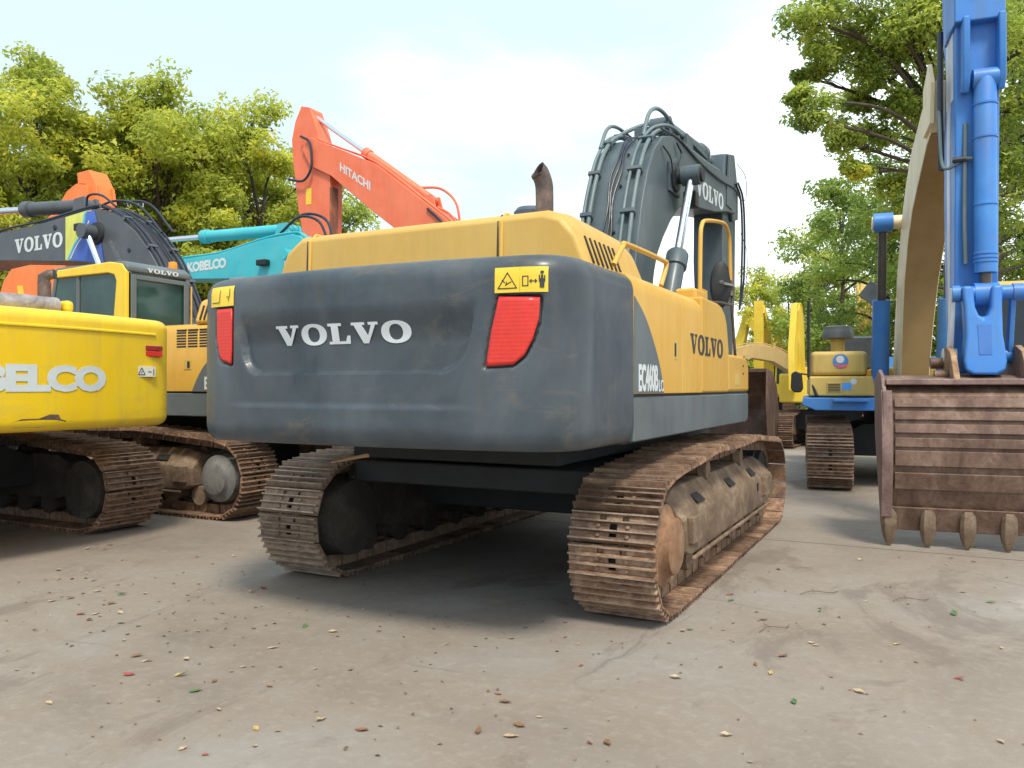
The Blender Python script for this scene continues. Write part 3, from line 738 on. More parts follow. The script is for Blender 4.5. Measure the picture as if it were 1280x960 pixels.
# --- boom
BO = [(.30,1.60),(.42,2.10),(.62,2.60),(.76,3.08),(.93,3.58),(1.14,4.00),(1.38,4.32),(1.72,4.56),(2.15,4.68),(2.8,4.74),(4.0,4.80),(5.2,4.90),(5.62,4.86),(5.86,4.66)]
BU = [(5.80,4.42),(5.2,4.34),(4.4,4.18),(3.6,4.07),(2.9,3.99),(2.42,3.84),(2.06,3.62),(1.74,3.36),(1.52,3.14),(1.38,2.90),(1.25,2.50),(1.12,2.0),(1.0,1.60)]
BX0, BX1 = -.27, .42
mb = MB(); mb.prism(BO+BU, 'x', BX0, BX1); BM = mb.build('boom', BOOMG, EX, bevel=.014)
mb = MB(); mb.prism([(5.1,4.42),(5.5,4.42),(5.55,4.80),(5.1,4.78)], 'x', BX1-.002, BX1+.02); mb.prism([(1.9,3.95),(2.35,3.95),(2.45,4.25),(2.2,4.42),(1.9,4.3)], 'x', BX1-.002, BX1+.03)
mb.each('gusset_plate', BOOMG, BM, bevel=.006)
serif_word(lambda u, v_, t: (BX1+.001+t, 3.28+1.62*u, 4.20+.10*u+.235*v_), .003).build('lettering', LETW, BM)
oc = [Vector((0, y, z)) for y, z in BO[1:12]]; oc = curve(oc, 5)
def off_path(x, d, i0, i1, step=1):
    out = []
    for i in range(i0, i1, step):
        a = oc[max(0, i-1)]; b = oc[min(len(oc)-1, i+1)]; T = (b-a).normalized(); Nn = Vector((0, -T.z, T.y))
        if Nn.y > 0 and Nn.z < 0: Nn = -Nn
        out.append(oc[i] + Nn*d + Vector((x, 0, 0)))
    return out
for x, r_, i1 in ((-.235,.022,50),(-.165,.026,36),(.235,.020,34),(.335,.024,50)):
    mb = MB(); mb.tube(off_path(x, .055, 6, i1), r_, 10); mb.build('hydraulic_pipe', PIPEG, BM)
for x, i1 in ((.01,34),(.05,34),(.09,30)):
    mb = MB(); pts = off_path(x, .02, 4, i1); pts = [p_ + Vector((.018*math.sin(k*.7+x*30), 0, 0)) for k, p_ in enumerate(pts)]; mb.tube(pts, .011, 8); mb.build('hose', HOSE, BM)
for i in (9, 14, 20, 27, 33, 39):
    for xs in ((-.26,-.14), (.21,.36)):
        if i > 35 and xs[0] < 0 and i != 39: continue
        p_ = off_path(0, .05, i, i+1)[0]; q_ = off_path(0, .0, i, i+1)[0]; nn = (p_-q_).normalized(); T = Vector((1,0,0)).cross(nn)
        mb = MB(); mb.obox(Vector(((xs[0]+xs[1])/2, 0, 0)) + (p_+q_)/2 + nn*.03, (xs[1]-xs[0]+.02, .05, .075), Matrix((Vector((1,0,0)), T, nn)).transposed())
        mb.build('pipe_clamp', BOOMG, BM, bevel=.006)
mb = MB()
for i in (12, 18, 24): 
    p_ = off_path(.13, .005, i, i+1)[0]; mb.lathe(p_, (0,-.9,.3), [(0,.018),(.02,.015)], 8)
mb.build('bolt', BLACK, BM)
for pts, r_ in (([(-.235,1.36,4.40),(-.235,1.60,4.70),(-.235,1.95,4.82),(-.2,2.4,4.80)],.022), ([(-.165,1.45,4.45),(-.165,2.1,4.80),(-.1,3.0,5.16),(.0,3.5,5.16),(.05,3.7,5.1),(.05,3.72,4.85)],.026),
                ([(.12,1.9,4.66),(.14,2.05,4.96),(.16,2.28,5.10),(.2,2.55,5.10),(.24,2.95,4.98),(.26,3.2,4.90)],.026), ([(.24,1.5,4.50),(.26,1.9,4.74),(.28,2.5,4.92),(.3,3.1,4.94)],.022)):
    mb = MB(); mb.tube(curve(pts, 6), r_, 10); mb.build('hydraulic_pipe', PIPEG, BM)
mb = MB(); mb.box((.14,3.05,4.76),(.36,3.35,4.98)); mb.box((-.1,2.2,4.68),(.1,2.5,4.86)); mb.box((.20,3.3,4.76),(.26,3.42,5.06)); mb.each('valve_block', BOOMG, BM, bevel=.01)
mb = MB(); mb.tube(curve([(BX1+.03,2.2,4.60),(BX1+.05,2.35,4.50),(BX1+.05,2.2,4.32)], 5), .012, 8); mb.tube(curve([(BX1+.02,1.65,4.42),(BX1+.06,1.85,4.30),(BX1+.05,1.98,4.02)], 5), .010, 8)
mb.tube(curve([(BX1-.03,1.75,4.66),(BX1+.01,2.4,4.70),(BX1+.02,3.4,4.66),(BX1+.02,4.6,4.70),(BX1+.03,5.6,4.78),(BX1+.03,6.1,4.7)], 6), .016, 8); mb.build('hose', HOSE, BM)
mb = MB(); mb.cyl((-.62,2.12,4.15),(.80,2.12,4.15),.085,20); mb.lathe((.42,2.12,4.15),(1,0,0),[(0,.20),(.06,.17),(.07,.13)],22); mb.build('boom_pin', DARK, BM)
mb = MB(); mb.box((.50,2.30,3.82),(.66,2.46,4.02)); mb.build('work_lamp', BLACK, BM, bevel=.015)
for x in (.66, -.50): cylinder(EX, (x, .80, 1.95), (x, 2.10, 4.15), .53, .105, .048, BOOMG)
# arm cylinder above the boom
AC = cylinder(EX, (.085,2.75,5.02), (.085,5.75,5.28), .72, .12, .055, BOOMG, name='arm_cylinder')
mb = MB(); mb.box((-.14,3.5,4.98),(.30,4.4,5.04)); mb.build('guard_plate', BOOMG, AC)
# stick
mb = MB(); mb.prism([(5.48,5.34),(5.80,5.42),(6.02,5.20),(6.28,4.55),(6.22,3.2),(6.05,2.2),(5.85,1.75),(5.58,1.78),(5.48,2.4),(5.30,3.6),(5.34,4.60)], 'x', -.15, .32)
ST = mb.build('stick', BOOMG, EX, bevel=.015)
mb = MB()
for x in (-.20, .33): mb.prism([(5.62,5.36),(5.92,5.42),(6.2,4.9),(6.2,4.4),(5.8,4.3),(5.5,4.7)], 'x', x, x+.05)
mb.each('arm_bracket', BOOMG, ST, bevel=.01)
for dx in (0, .04):
    mb = MB(); mb.tube(curve([(.40+dx,5.9,4.95),(.42+dx,6.2,4.75),(.42+dx,6.34,4.2),(.40+dx,6.36,3.4),(.38,6.30,2.9)], 6), .018, 8); mb.build('hose', HOSE, ST)
mb = MB(); mb.tube(curve([(.40,6.05,5.3),(.44,6.5,5.2),(.44,6.6,4.9),(.42,6.4,4.72)], 6), .006, 6); mb.tube(curve([(.40,6.3,4.2),(.44,6.65,3.9),(.43,6.6,3.3),(.40,6.38,3.2)], 6), .005, 6); mb.build('loose_wire', BLACK, ST)
bucket(EX, (.085,5.45,1.88), 0, 1.76, .95, BUCK)
# --- undercarriage
carbody(EX, 2.74, UNDER, 1.22)
crawler(EX, 1.37, 1, detail=2)
crawler(EX, -1.37, -1, detail=2, shoe=SHOEG, frame=SHADED_MUD, drive=SHADED_MUD)
mb = MB(); mb.box((-1.05,-2.2,.80),(1.05,-1.35,.98)); mb.box((-.9,-2.4,1.02),(.9,2.0,1.20)); mb.build('belly_plate', UNDER, EX, bevel=.02)
mb = MB(); mb.tube([(-1.02,-2.52,.98),(-.80,-2.40,1.03),(-.66,-2.35,1.06)], [.010,.016,.028], 8); mb.build('broken_stick', plain('split_wood', (.45,.28,.16), .8), EX)
# ------------------------------------------------------------------ bright yellow excavator at the left edge (rear end towards the camera)
KO = root('excavator', 'bright yellow excavator at the left edge with huge pale lettering on its rear', 'excavator', (-6.9,-3.05,0), 90, 'excavators parked in the yard')
# local frame: x to its right (away from camera), y forward
def rounded_cw(parent, hw, yr, ycorner, yfront, z0, z1, mat, crown=.1, rc=.35, name='counterweight', rb=.10, rt=.12):
    half_ = [(x*(hw-rc), yr + crown*x*x) for x in [k/20 for k in range(20)]]
    y1 = yr+crown
    half_ += bez((hw-rc, y1), (hw, y1+.04), (hw, y1+rc), 12) + [(hw, y1+rc), (hw, yfront)]
    out = [(-x, y) for x, y in reversed(half_[1:])] + half_
    NN = []
    for i in range(len(out)):
        a = Vector(out[max(0, i-1)]); b = Vector(out[min(len(out)-1, i+1)]); t = (b-a).normalized(); NN.append(Vector((t.y, -t.x)))
    rows = []
    for k in range(7): a = math.pi/2*k/6; rows.append((z0 + rb*(1-math.sin(a)) if False else z0 + rb*(1-math.cos(a)), rb*(1-math.sin(a))))
    for k in range(1, 8): rows.append((z0+rb+(z1-rt-z0-rb)*k/8, 0))
    for k in range(7): a = math.pi/2*k/6; rows.append((z1-rt*(1-math.sin(a)), rt*(1-math.cos(a))))
    mb = MB(); n_ = len(out)
    for z, i in rows:
        for (x, y), N in zip(out, NN): mb.v.append((x-N.x*i, y-N.y*i, z))
    for r_ in range(len(rows)-1):
        for k in range(n_-1): a = r_*n_+k; mb.f.append((a, a+1, a+n_+1, a+n_))
    mb.f.append(tuple(range(n_))[::-1]); mb.f.append(tuple((len(rows)-1)*n_+k for k in range(n_)))
    mb.f.append(tuple([r_*n_ for r_ in range(len(rows))] + [r_*n_+n_-1 for r_ in reversed(range(len(rows)))]))
    return mb.build(name, mat, parent, angle=50), (np.array([q[0] for q in out if q[1] < y1+rc+.01]), np.array([q[1] for q in out if q[1] < y1+rc+.01]))
kc, (kx, ky) = rounded_cw(KO, 1.50, -3.12, 0, -1.7, 1.18, 2.28, Y_KOB, crown=.12, rc=.32, rt=.10)
kr = lambda x: float(np.interp(x, kx, ky))
mb = MB(); xs_ = [-1.25+2.45*k/30 for k in range(31)]
for x in xs_: mb.v += [(x, kr(x)+.02, 2.105), (x, kr(x)-.014, 2.110), (x, kr(x)-.014, 2.125), (x, kr(x)+.02, 2.150)]
mb.f += [(4*i+j, 4*i+4+j, 4*i+5+j, 4*i+1+j) for i in range(30) for j in range(3)]
mb.build('moulding', Y_KOB, kc, recalc=False)
font_word('KOBELCO', lambda u, v_, t: (-1.15+1.72*u, kr(-1.15+1.72*u)-.003-t, 1.535+.245*v_), .003, .055, .93).build('lettering', LETW, kc)
mb = MB()
for a in range(1): mb.box((1.06, kr(1.12)-.012, 1.895), (1.27, kr(1.12)+.06, 1.95)); 
mb.build('tail_light', RED, kc, bevel=.008)
mb = MB(); mb.box((1.06, kr(1.12)-.014, 1.951), (1.27, kr(1.12)+.06, 2.005)); mb.build('reflector_frame', plain('lamp_dark_red', (.28,.03,.03), .3), kc, bevel=.008)
mb = MB(); mb.box((.94, kr(1.0)-.006, 1.685), (1.17, kr(1.05)+.04, 1.79)); wl = mb.build('warning_label', SIGNW, KO)
mb = MB()
def stroke_xz(mb, segs, wd, y):
    for (x0, z0), (x1, z1) in segs:
        dx, dz = x1-x0, z1-z0; L_ = math.hypot(dx, dz); nx, nz = -dz/L_*wd/2, dx/L_*wd/2
        mb.add([(x0+nx,y,z0+nz),(x0-nx,y,z0-nz),(x1-nx,y,z1-nz),(x1+nx,y,z1+nz)], [(0,1,2,3)])
yy = kr(1.0)-.009
stroke_xz(mb, [((.965,1.705),(1.045,1.705)),((1.045,1.705),(1.005,1.775)),((1.005,1.775),(.965,1.705)),((1.08,1.735),(1.12,1.735)),((1.145,1.70),(1.145,1.765)),((1.0,1.72),(1.012,1.74))], .008, yy)
mb.build('label_symbols', LETK, wl, recalc=False)
mb = MB(); pts = [(-.35,1.262),(-.25,1.30),(-.10,1.300),(.0,1.335),(.08,1.33),(.10,1.29),(.16,1.27),(.10,1.235),(-.1,1.222),(-.3,1.225)]
vs = [(x, kr(x)-.004 + max(0, (1.28-z))*.35, z) for x, z in pts]; mb.add(vs, [tuple(range(len(pts)))])
mb.build('chipped_paint', plain('bare_primer', (.16,.10,.06), .8, var=.4), kc, recalc=False)
mb = MB(); mb.prism([(-1.46,1.2),(1.46,1.2),(1.46,2.20),(-1.46,2.20)], 'y', -1.71, .0); mb.box((-1.46,0,1.2),(1.46,1.2,1.8)); mb.build('house_body', Y_KOB, KO, bevel=.04)
mb = MB(); mb.prism([(-1.1,2.19),(1.1,2.19),(1.0,2.32),(-1.0,2.32)], 'y', -2.6, -1.0); mb.build('engine_hood', Y_KOB, KO, bevel=.05)
mb = MB(); mb.lathe((-.45,-2.60,2.36), (1,.0,0), [(0,.05),(.02,.075),(.50,.085),(.52,.092),(.54,.085),(.84,.085),(.86,.06)], 22); mb.build('muffler', rusty('muffler_grey', (.16,.13,.12), (.34,.31,.31), (.5,.46,.44), 6, .5, per=False), KO)
mb = MB(); mb.box((.42,-2.72,2.30),(.51,-2.55,2.42)); mb.build('filler_neck', Y_KOB, KO, bevel=.045, seg=3)
mb = MB(); mb.tube([(.34,-2.5,2.25),(.34,-2.5,2.58),(.335,-2.5,2.64),(.37,-2.54,2.67),(.395,-2.57,2.675)], [.060,.060,.058,.050,.048], 22, caps=False); xp = mb.build('exhaust_pipe', EXH, KO)
mb = MB(); mb.cyl((.390,-2.563,2.674),(.398,-2.575,2.677),.044,22); mb.build('pipe_opening', BLACK, xp)
mb = MB(); mb.obox((.24,-2.3,2.45),(.035,.03,.22),Matrix.Rotation(R(-8),3,'Y')); mb.build('ladder_rail', SIGNY, KO)
cab(KO, -1.45, -.45, 0, 1.75, 1.3, 3.0, Y_KOB, Y_KOB)
kbo = [(.3,1.7),(.5,2.6),(1.0,3.3),(1.8,3.9),(2.6,4.15),(4.6,4.0),(6.2,3.6),(6.3,3.3),(4.5,3.4),(2.7,3.35),(2.1,3.1),(1.6,2.6),(1.2,1.7)]
mb = MB(); mb.prism(kbo, 'x', -.3, .3)
# its boom lies outside the photograph to the left; kept low so that it stays behind the frame edge
carbody(KO, 2.8, UNDER, 1.2)
crawler(KO, 1.40, 1, half=2.0, r=.42, N=48, w=.70, detail=2, sprocket_at=-1, frame=SHADED_MUD, drive=SHADED_MUD)
crawler(KO, -1.40, -1, half=2.0, r=.42, N=48, w=.70, detail=1, sprocket_at=-1, frame=SHADED_MUD, drive=SHADED_MUD)

# ------------------------------------------------------------------ second grey and yellow excavator, facing left
V2 = root('excavator', 'yellow excavator with charcoal boom and pale lettering over its cab window, facing left', 'excavator', (-6.5,.95,0), 90, 'excavators parked in the yard')
mb = MB(); mb.prism([(-1.5,1.525),(1.5,1.525),(1.5,2.26),(1.46,2.34),(1.38,2.37),(-1.38,2.37),(-1.46,2.34),(-1.5,2.26)], 'y', -2.05, -.42); mb.build('side_panel', Y_MAIN, V2, bevel=.01)
mb = MB(); mb.box((-1.45,-.42,1.3),(1.45,1.4,1.75)); mb.build('deck_frame', UNDER, V2, bevel=.02)
mb = MB(); mb.prism([(-2.05,1.22),(1.5,1.22),(1.5,1.51),(-2.05,1.51)], 'x', -1.492, -1.3); mb.build('skirt_panel', GREY2, V2, bevel=.015)
rounded_cw(V2, 1.5, -3.45, 0, -2.06, 1.2, 2.3, GREY, crown=.12)
for r_ in range(7):
    for c_ in range(3):
        mb = MB(); y0 = -1.93+c_*.20; mb.box((-1.503, y0, 2.075+.034*r_),(-1.49, y0+.165, 2.094+.034*r_)); mb.build('grille_slot', BLACK, V2)
mb = MB(); mb.box((-1.506,-1.62,1.80),(-1.499,-1.50,1.92)); lt = mb.build('latch', Y_OLD, V2)
mb = MB(); mb.box((-1.51,-1.60,1.82),(-1.506,-1.56,1.90)); mb.build('latch_slot', BLACK, lt)
mb = MB(); q = [(y, z) for _, y, z in [tuple(k) for k in curve([(0,-1.64,1.53),(0,-1.74,1.70),(0,-1.87,1.86),(0,-2.045,1.95)], 6)]] + [(-2.045,1.53)]; mb.prism(q, 'x', -1.508, -1.499); ds = mb.build('dark_stripe', GREY2, V2)
font_word('EC', lambda u, v_, t: (-1.509-t, -1.86-.17*u, 1.55+.16*v_), .002, .035).build('lettering', LETW, ds)
# raised hood with upright slots, rain cap behind it
mb = MB(); mb.prism([(-1.485,2.36),(1.2,2.36),(1.2,2.62),(1.08,2.70),(-1.25,2.70),(-1.38,2.66)], 'y', -3.0, -1.62); hd = mb.build('engine_hood', Y_MAIN, V2, bevel=.06, seg=3)
for k in range(4):
    mb = MB(); mb.obox((-1.437,-1.74-.070*k,2.50),(.02,.026,.19),Matrix.Rotation(R(20),3,'Y')); mb.build('hood_louvre', BLACK, hd)
mb = MB(); mb.lathe((-.45,-1.52,2.35),(0,0,1),[(0,.30),(.25,.26),(.38,.12),(.48,.09)],24); mb.build('muffler_housing', plain('muffler_dark', (.09,.10,.11), .55), V2)
mb = MB(); mb.lathe((-.47,-1.45,2.92),(0,0,1),[(0,.13),(.03,.22),(.06,.235),(.13,.19),(.15,.05)],22); mb.lathe((-.30,-1.72,2.94),(0,0,1),[(0,.10),(.03,.16),(.07,.17),(.13,.12),(.14,.03)],20); mb.build('rain_cap', plain('cap_grey', (.16,.16,.15), .6), V2)
# cab
cb = cab(V2, -1.50, -.50, -.44, 1.35, 1.6, 3.22, GREY2, GREY2, GLASS)
mb = MB()
mb.prism([(-.44,2.2),(-.16,2.2),(-.20,2.6),(-.24,2.98),(-.20,3.06),(-.08,3.09),(1.02,3.09),(1.0,3.20),(-.1,3.24),(-.36,3.20),(-.44,3.10)], 'x', -1.525, -1.44)
pf = mb.build('cab_pillar', Y_KOB, cb, bevel=.02)
mb = MB(); mb.box((-1.40,-.47,3.075),(-.56,-.445,3.12))
serif_word(lambda u, v_, t: (-1.22+.50*u, -.462-t, 3.115+.055*v_), .003).build('cab_lettering', LETW, cb)
mb = MB(); mb.lathe((-.66,-.28,3.235),(0,0,1),[(0,.06),(.02,.062),(.10,.055),(.11,.02)],16); mb.build('beacon', AMBER, cb)
mb = MB(); mb.box((-1.46,-.465,2.3),(-1.38,-.445,3.06)); mb.box((-.62,-.465,2.3),(-.54,-.445,3.06)); mb.box((-1.38,-.465,3.0),(-.62,-.445,3.06)); mb.build('window_frame', GREY2, cb, bevel=.01)
mb = MB(); mb.tube([(-.505,-.47,2.3),(-.505,-.47,3.0)], .012, 6); mb.build('cab_edge_strip', Y_MAIN, cb)
# boom
bo = [(-.2,1.9),(-.05,2.45),(.12,2.85),(.41,3.36),(.59,3.60),(.91,3.93),(1.25,4.17),(1.61,4.33),(1.97,4.38),(3.1,4.28),(4.33,4.22),(5.6,4.05),(6.6,3.85)]
bu = [(6.6,3.55),(5.6,3.65),(4.33,3.74),(2.59,3.60),(1.97,3.53),(1.5,3.38),(1.15,3.1),(.9,2.75),(.7,2.3),(.6,1.9)]
mb = MB(); mb.prism(bo+bu, 'x', -.35, .17); bm2 = mb.build('boom', BOOMK, V2, bevel=.012)
serif_word(lambda u, v_, t: (-.351-t, 3.92-1.27*u, 3.83+.02*u+.235*v_), .003).build('lettering', LETW, bm2)
# coloured band with blue flash
mb = MB(); mb.prism([(2.57,3.62),(2.22,3.585),(1.98,3.555),(1.90,3.9),(1.93,4.355),(2.05,4.36),(2.57,4.31)], 'x', -.356, -.352); bd = mb.build('colour_band', paint('lime_band', (.55,.56,.10), .5), bm2)
mb = MB(); mb.prism([(2.47,3.615),(2.0,3.56),(1.62,3.49),(1.72,3.95),(1.85,4.34),(2.05,4.35),(2.10,4.12),(2.28,3.9)], 'x', -.360, -.356); mb.build('blue_flash', paint('blue_flash', (.03,.10,.45), .4), bd)
for a, wd, mt in (([(2.50,3.63),(2.34,3.85),(2.18,4.02),(2.08,4.34)], .022, paint('cyan_flash', (.05,.42,.55), .4)), ([(2.44,3.63),(2.28,3.84),(2.10,4.0),(1.98,4.2)], .014, LETW)):
    mb = MB(); pts = curve([(0, y, z) for y, z in a], 5)
    for p_, q_ in zip(pts, pts[1:]): mb.add([(-.3615, p_.y-wd, p_.z), (-.3615, p_.y+wd, p_.z), (-.3615, q_.y+wd, q_.z), (-.3615, q_.y-wd, q_.z)], [(0,1,2,3)])
    mb.build('flash_line', mt, bd, recalc=False)
oc2 = curve([(0, y, z) for y, z in bo[1:]], 5)
def off2(x, d, i0, i1):
    out = []
    for i in range(i0, min(i1, len(oc2))):
        a = oc2[max(0, i-1)]; b = oc2[min(len(oc2)-1, i+1)]; T = (b-a).normalized(); N_ = Vector((0, -T.z, T.y)); out.append(oc2[i] + N_*d + Vector((x, 0, 0)))
    return out
for x, r_ in ((-.33,.020),(-.25,.022),(-.11,.014),(-.06,.014),(.06,.022),(.14,.020)):
    mb = MB(); mb.tube(off2(x, .045, 2, 56 if abs(x) > .3 else 42), r_, 8); mb.build('hydraulic_pipe', HOSE, bm2)
for i in (8, 16, 24, 32):
    for xs in ((-.35,-.22), (.04,.17)):
        p_ = off2(0, .04, i, i+1)[0]; q_ = off2(0, 0, i, i+1)[0]; nn = (p_-q_).normalized(); T = Vector((1,0,0)).cross(nn)
        mb = MB(); mb.obox(Vector(((xs[0]+xs[1])/2, 0, 0)) + p_, (xs[1]-xs[0]+.02, .05, .06), Matrix((Vector((1,0,0)), T, nn)).transposed()); mb.build('pipe_clamp', BOOMK, bm2)
for pts in ([(-.2,1.55,4.40),(-.2,1.9,4.62),(-.18,2.25,4.66),(-.15,2.35,4.5)], [(-.05,.7,3.95),(-.05,1.2,4.40),(-.05,1.75,4.55),(-.05,2.2,4.5)], [(.2,.75,4.0),(.2,1.3,4.5),(.2,2.0,4.62)]):
    mb = MB(); mb.tube(curve(pts, 6), .02, 8); mb.build('hose', HOSE, bm2)
cylinder(V2, (0,2.55,4.56), (0,5.9,4.78), .50, .115, .055, BOOMK, rod=CHROME, name='arm_cylinder', collar=True)
mb = MB(); mb.prism([(2.35,4.34),(2.75,4.30),(2.68,4.66),(2.45,4.68)], 'x', -.14, -.08); mb.prism([(2.35,4.34),(2.75,4.30),(2.68,4.66),(2.45,4.68)], 'x', .08, .14); mb.each('cylinder_lug', BOOMK, bm2)
for x in (-.52, .52): cylinder(V2, (x,.55,1.75), (x,1.80,3.98), .45, .10, .045, BOOMK)
mb = MB(); mb.lathe((-.36,1.80,3.98),(-1,0,0),[(0,.18),(.03,.17),(.05,.12)],22); mb.cyl((-.6,1.8,3.98),(.6,1.8,3.98),.08); mb.build('boom_pin', DARK, bm2)
mb = MB(); mb.box((-.52,1.98,4.02),(-.37,2.14,4.14)); mb.build('work_lamp', BLACK, bm2, bevel=.02)
mb = MB(); mb.lathe((-.352,1.05,3.66),(-1,0,0),[(0,.035),(.01,.03)],12); mb.lathe((-.352,3.0-.15,4.17),(-1,0,0),[(0,.05),(.01,.04)],12); mb.build('boom_boss', BLACK, bm2)
# stick hanging at the far left
mb = MB(); mb.prism([(6.2,4.75),(6.6,4.95),(6.9,4.6),(6.6,3.8),(6.2,3.0),(5.4,1.4),(5.2,1.4),(5.2,1.8),(5.6,3.0),(5.9,3.9),(6.0,4.3)], 'x', -.24, .24)
mb.prism([(4.35,4.20),(4.55,4.22),(4.35,4.85),(4.28,4.62)], 'x', -.24, .24) if False else None
mb.build('stick', BOOMK, V2, bevel=.012)
mb = MB(); mb.prism([(3.45,2.2),(4.3,2.2),(4.45,3.55),(3.62,3.45)], 'x', -.34, -.28) if False else mb.prism([(5.0,1.2),(5.3,1.2),(5.1,1.9)], 'x', -.2, .2); mb.build('linkage', BOOMK, V2)
bucket(V2, (0,5.2,1.55), 0, 1.6, .9, BUCK, teeth=4)
carbody(V2, 2.7, UNDER, 1.22)
crawler(V2, -1.36, -1, half=2.185, r=.44, w=.60, N=54, detail=2, drive=DRIVEG)
crawler(V2, 1.36, 1, half=2.185, r=.44, w=.60, N=54, detail=1, drive=DRIVEG)

# ------------------------------------------------------------------ generic excavator for the ones standing further back
def excavator(label, loc, yaw, paintm, bo, bu, stick, bw=.35, skirt=None, armcyl=None, boomcyl=None, boommat=None, text=None, th=.22, textat=None, side=-1, hw=1.4, rear_=3.1, bx=0, cabroof=None, bkt=None, rod=CHROME, track_x=1.25, cabh=3.0, detail=0):
    r_ = root('excavator', label, 'excavator', (loc[0], loc[1], 0), yaw, 'excavators parked in the yard')
    bmt = boommat or paintm
    rounded_cw(r_, hw, -rear_, 0, -rear_+1.0, 1.15, 2.1, paintm, crown=.1)
    mb = MB(); mb.box((-hw, -rear_+1.01, 1.18), (hw, .05, 2.15)); mb.box((.45, .05, 1.18), (hw, 1.5, 1.95)); mb.box((-hw, .05, 1.1), (.45, 1.4, 1.3)); mb.build('house_body', paintm, r_, bevel=.05)
    mb = MB(); mb.prism([(-.9,2.14),(.9,2.14),(.8,2.35),(-.8,2.35)], 'y', -rear_+.5, -1.0); mb.build('engine_hood', paintm, r_, bevel=.04)
    mb = MB(); mb.lathe((.4,-1.6,2.3),(0,0,1),[(0,.07),(.45,.07),(.46,.05)],14); mb.build('exhaust_pipe', EXH, r_)
    cab(r_, -hw, -hw+.95, .06, 1.6, 1.25, cabh, paintm, cabroof or paintm)
    mb = MB(); mb.prism(bo+bu, 'x', bx-bw, bx+bw); b = mb.build('boom', bmt, r_, bevel=.015)
    mb = MB(); mb.prism(stick, 'x', bx-bw*.75, bx+bw*.75); mb.build('stick', bmt, r_, bevel=.015)
    if armcyl: 
        cylinder(r_, armcyl[0], armcyl[1], armcyl[2], .125, .06, bmt, name='arm_cylinder', rod=rod, collar=True)
        mb = MB(); p_ = armcyl[0]; mb.prism([(p_[1]-.25,p_[2]-.35),(p_[1]+.3,p_[2]-.35),(p_[1]+.12,p_[2]+.10),(p_[1]-.12,p_[2]+.10)], 'x', -.2, -.14); mb.prism([(p_[1]-.25,p_[2]-.35),(p_[1]+.3,p_[2]-.35),(p_[1]+.12,p_[2]+.10),(p_[1]-.12,p_[2]+.10)], 'x', .14, .2); mb.each('cylinder_lug', bmt, b)
    if boomcyl:
        for x in (-bw-.17, bw+.17): cylinder(r_, (x, *boomcyl[0]), (x, *boomcyl[1]), .5, .10, .045, bmt, rod=rod)
        mb = MB(); mb.cyl((-bw-.25, *boomcyl[1]), (bw+.25, *boomcyl[1]), .09, 18); mb.build('boom_pin', bmt, b)
    c2 = curve([(0, y, z) for y, z in bo[1:]], 4)
    for x in (-bw*.85, -bw*.6, bw*.75):
        pts = []
        for i in range(2, len(c2)-2):
            T = (c2[i+1]-c2[i-1]).normalized(); pts.append(c2[i] + Vector((bx+x, -T.z*.04, T.y*.04)))
        mb = MB(); mb.tube(pts, .02, 7); mb.build('hydraulic_pipe', bmt, b)
    if bkt: bucket(r_, bkt[0], bkt[1], 1.3, .85, BUCK, teeth=4)
    carbody(r_, 2*track_x, UNDER, 1.2)
    for sg in (-1, 1): crawler(r_, sg*track_x, sg, half=1.75, r=.40, N=44, w=.6, detail=detail, hump=.05)
    return r_, b

# teal
T_, b = excavator('teal excavator behind the charcoal boom, pale lettering on its low boom', (-7.5,4.9), 90, TEAL,
    [(-.5,1.8),(-.75,2.6),(-.72,3.3),(-.45,3.9),(-.05,4.32),(.24,4.55),(.45,4.62),(1.19,4.58),(2.54,4.38),(3.87,4.34),(5.4,4.1)],
    [(5.4,3.75),(3.9,3.94),(2.2,3.84),(.72,3.78),(.35,3.4),(.15,2.9),(.1,2.4),(.3,1.8)],
    [(5.0,4.5),(5.5,4.75),(5.9,4.4),(5.6,3.4),(5.0,1.6),(4.8,1.6),(4.9,2.6),(5.0,3.8)],
    armcyl=((0,.85,4.80), (0,5.3,4.92), .56), boomcyl=((.3,1.6),(.45,4.18)), detail=0, bkt=((0,4.9,1.7), 0))
font_word('KOBELCO', lambda u, v_, t: (-.352-t, 3.40-1.15*u, 4.045+.03*u+.215*v_), .003, .05, .93).build('lettering', LETW, b)
mb = MB(); mb.box((-.50,1.02,4.03),(-.36,1.28,4.15)); mb.build('work_lamp', BLACK, b, bevel=.02)
mb = MB(); mb.tube(curve([(-.2,.9,4.70),(-.2,.4,4.98),(-.15,-.05,4.86),(-.1,-.25,4.45)], 6), .028, 8); mb.tube(curve([(-.05,1.0,4.75),(-.05,.45,5.06),(0,-.1,4.92),(0,-.32,4.4)], 6), .028, 8); mb.build('hose', HOSE, b)
# salmon red, boom high with its stick hanging
H_, b = excavator('salmon red excavator behind the big hood, boom raised high and pale lettering', (-6,10), 90, ORANGE,
    [(.2,1.8),(-.1,2.8),(.1,3.9),(.62,4.85),(1.3,5.62),(2.05,6.22),(3.77,7.52),(4.93,8.06),(5.6,8.35),(6.0,8.55)],
    [(6.3,8.25),(6.0,7.75),(5.26,7.38),(4.6,6.85),(3.9,6.3),(3.0,5.64),(2.3,5.2),(1.5,4.4),(1.2,3.4),(1.1,1.8)],
    [(6.1,9.42),(6.4,9.50),(6.62,9.1),(6.75,8.6),(6.70,8.0),(6.52,6.7),(6.15,5.0),(5.9,3.2),(5.55,3.2),(5.40,4.8),(5.38,6.4),(5.36,7.4),(5.62,8.1),(5.80,8.7)],
    bw=.36, armcyl=((0,2.2,6.45), (0,6.18,9.28), .55), boomcyl=((.9,1.6),(2.0,4.9)), detail=0, bkt=((0,5.7,3.2), R(-20)))
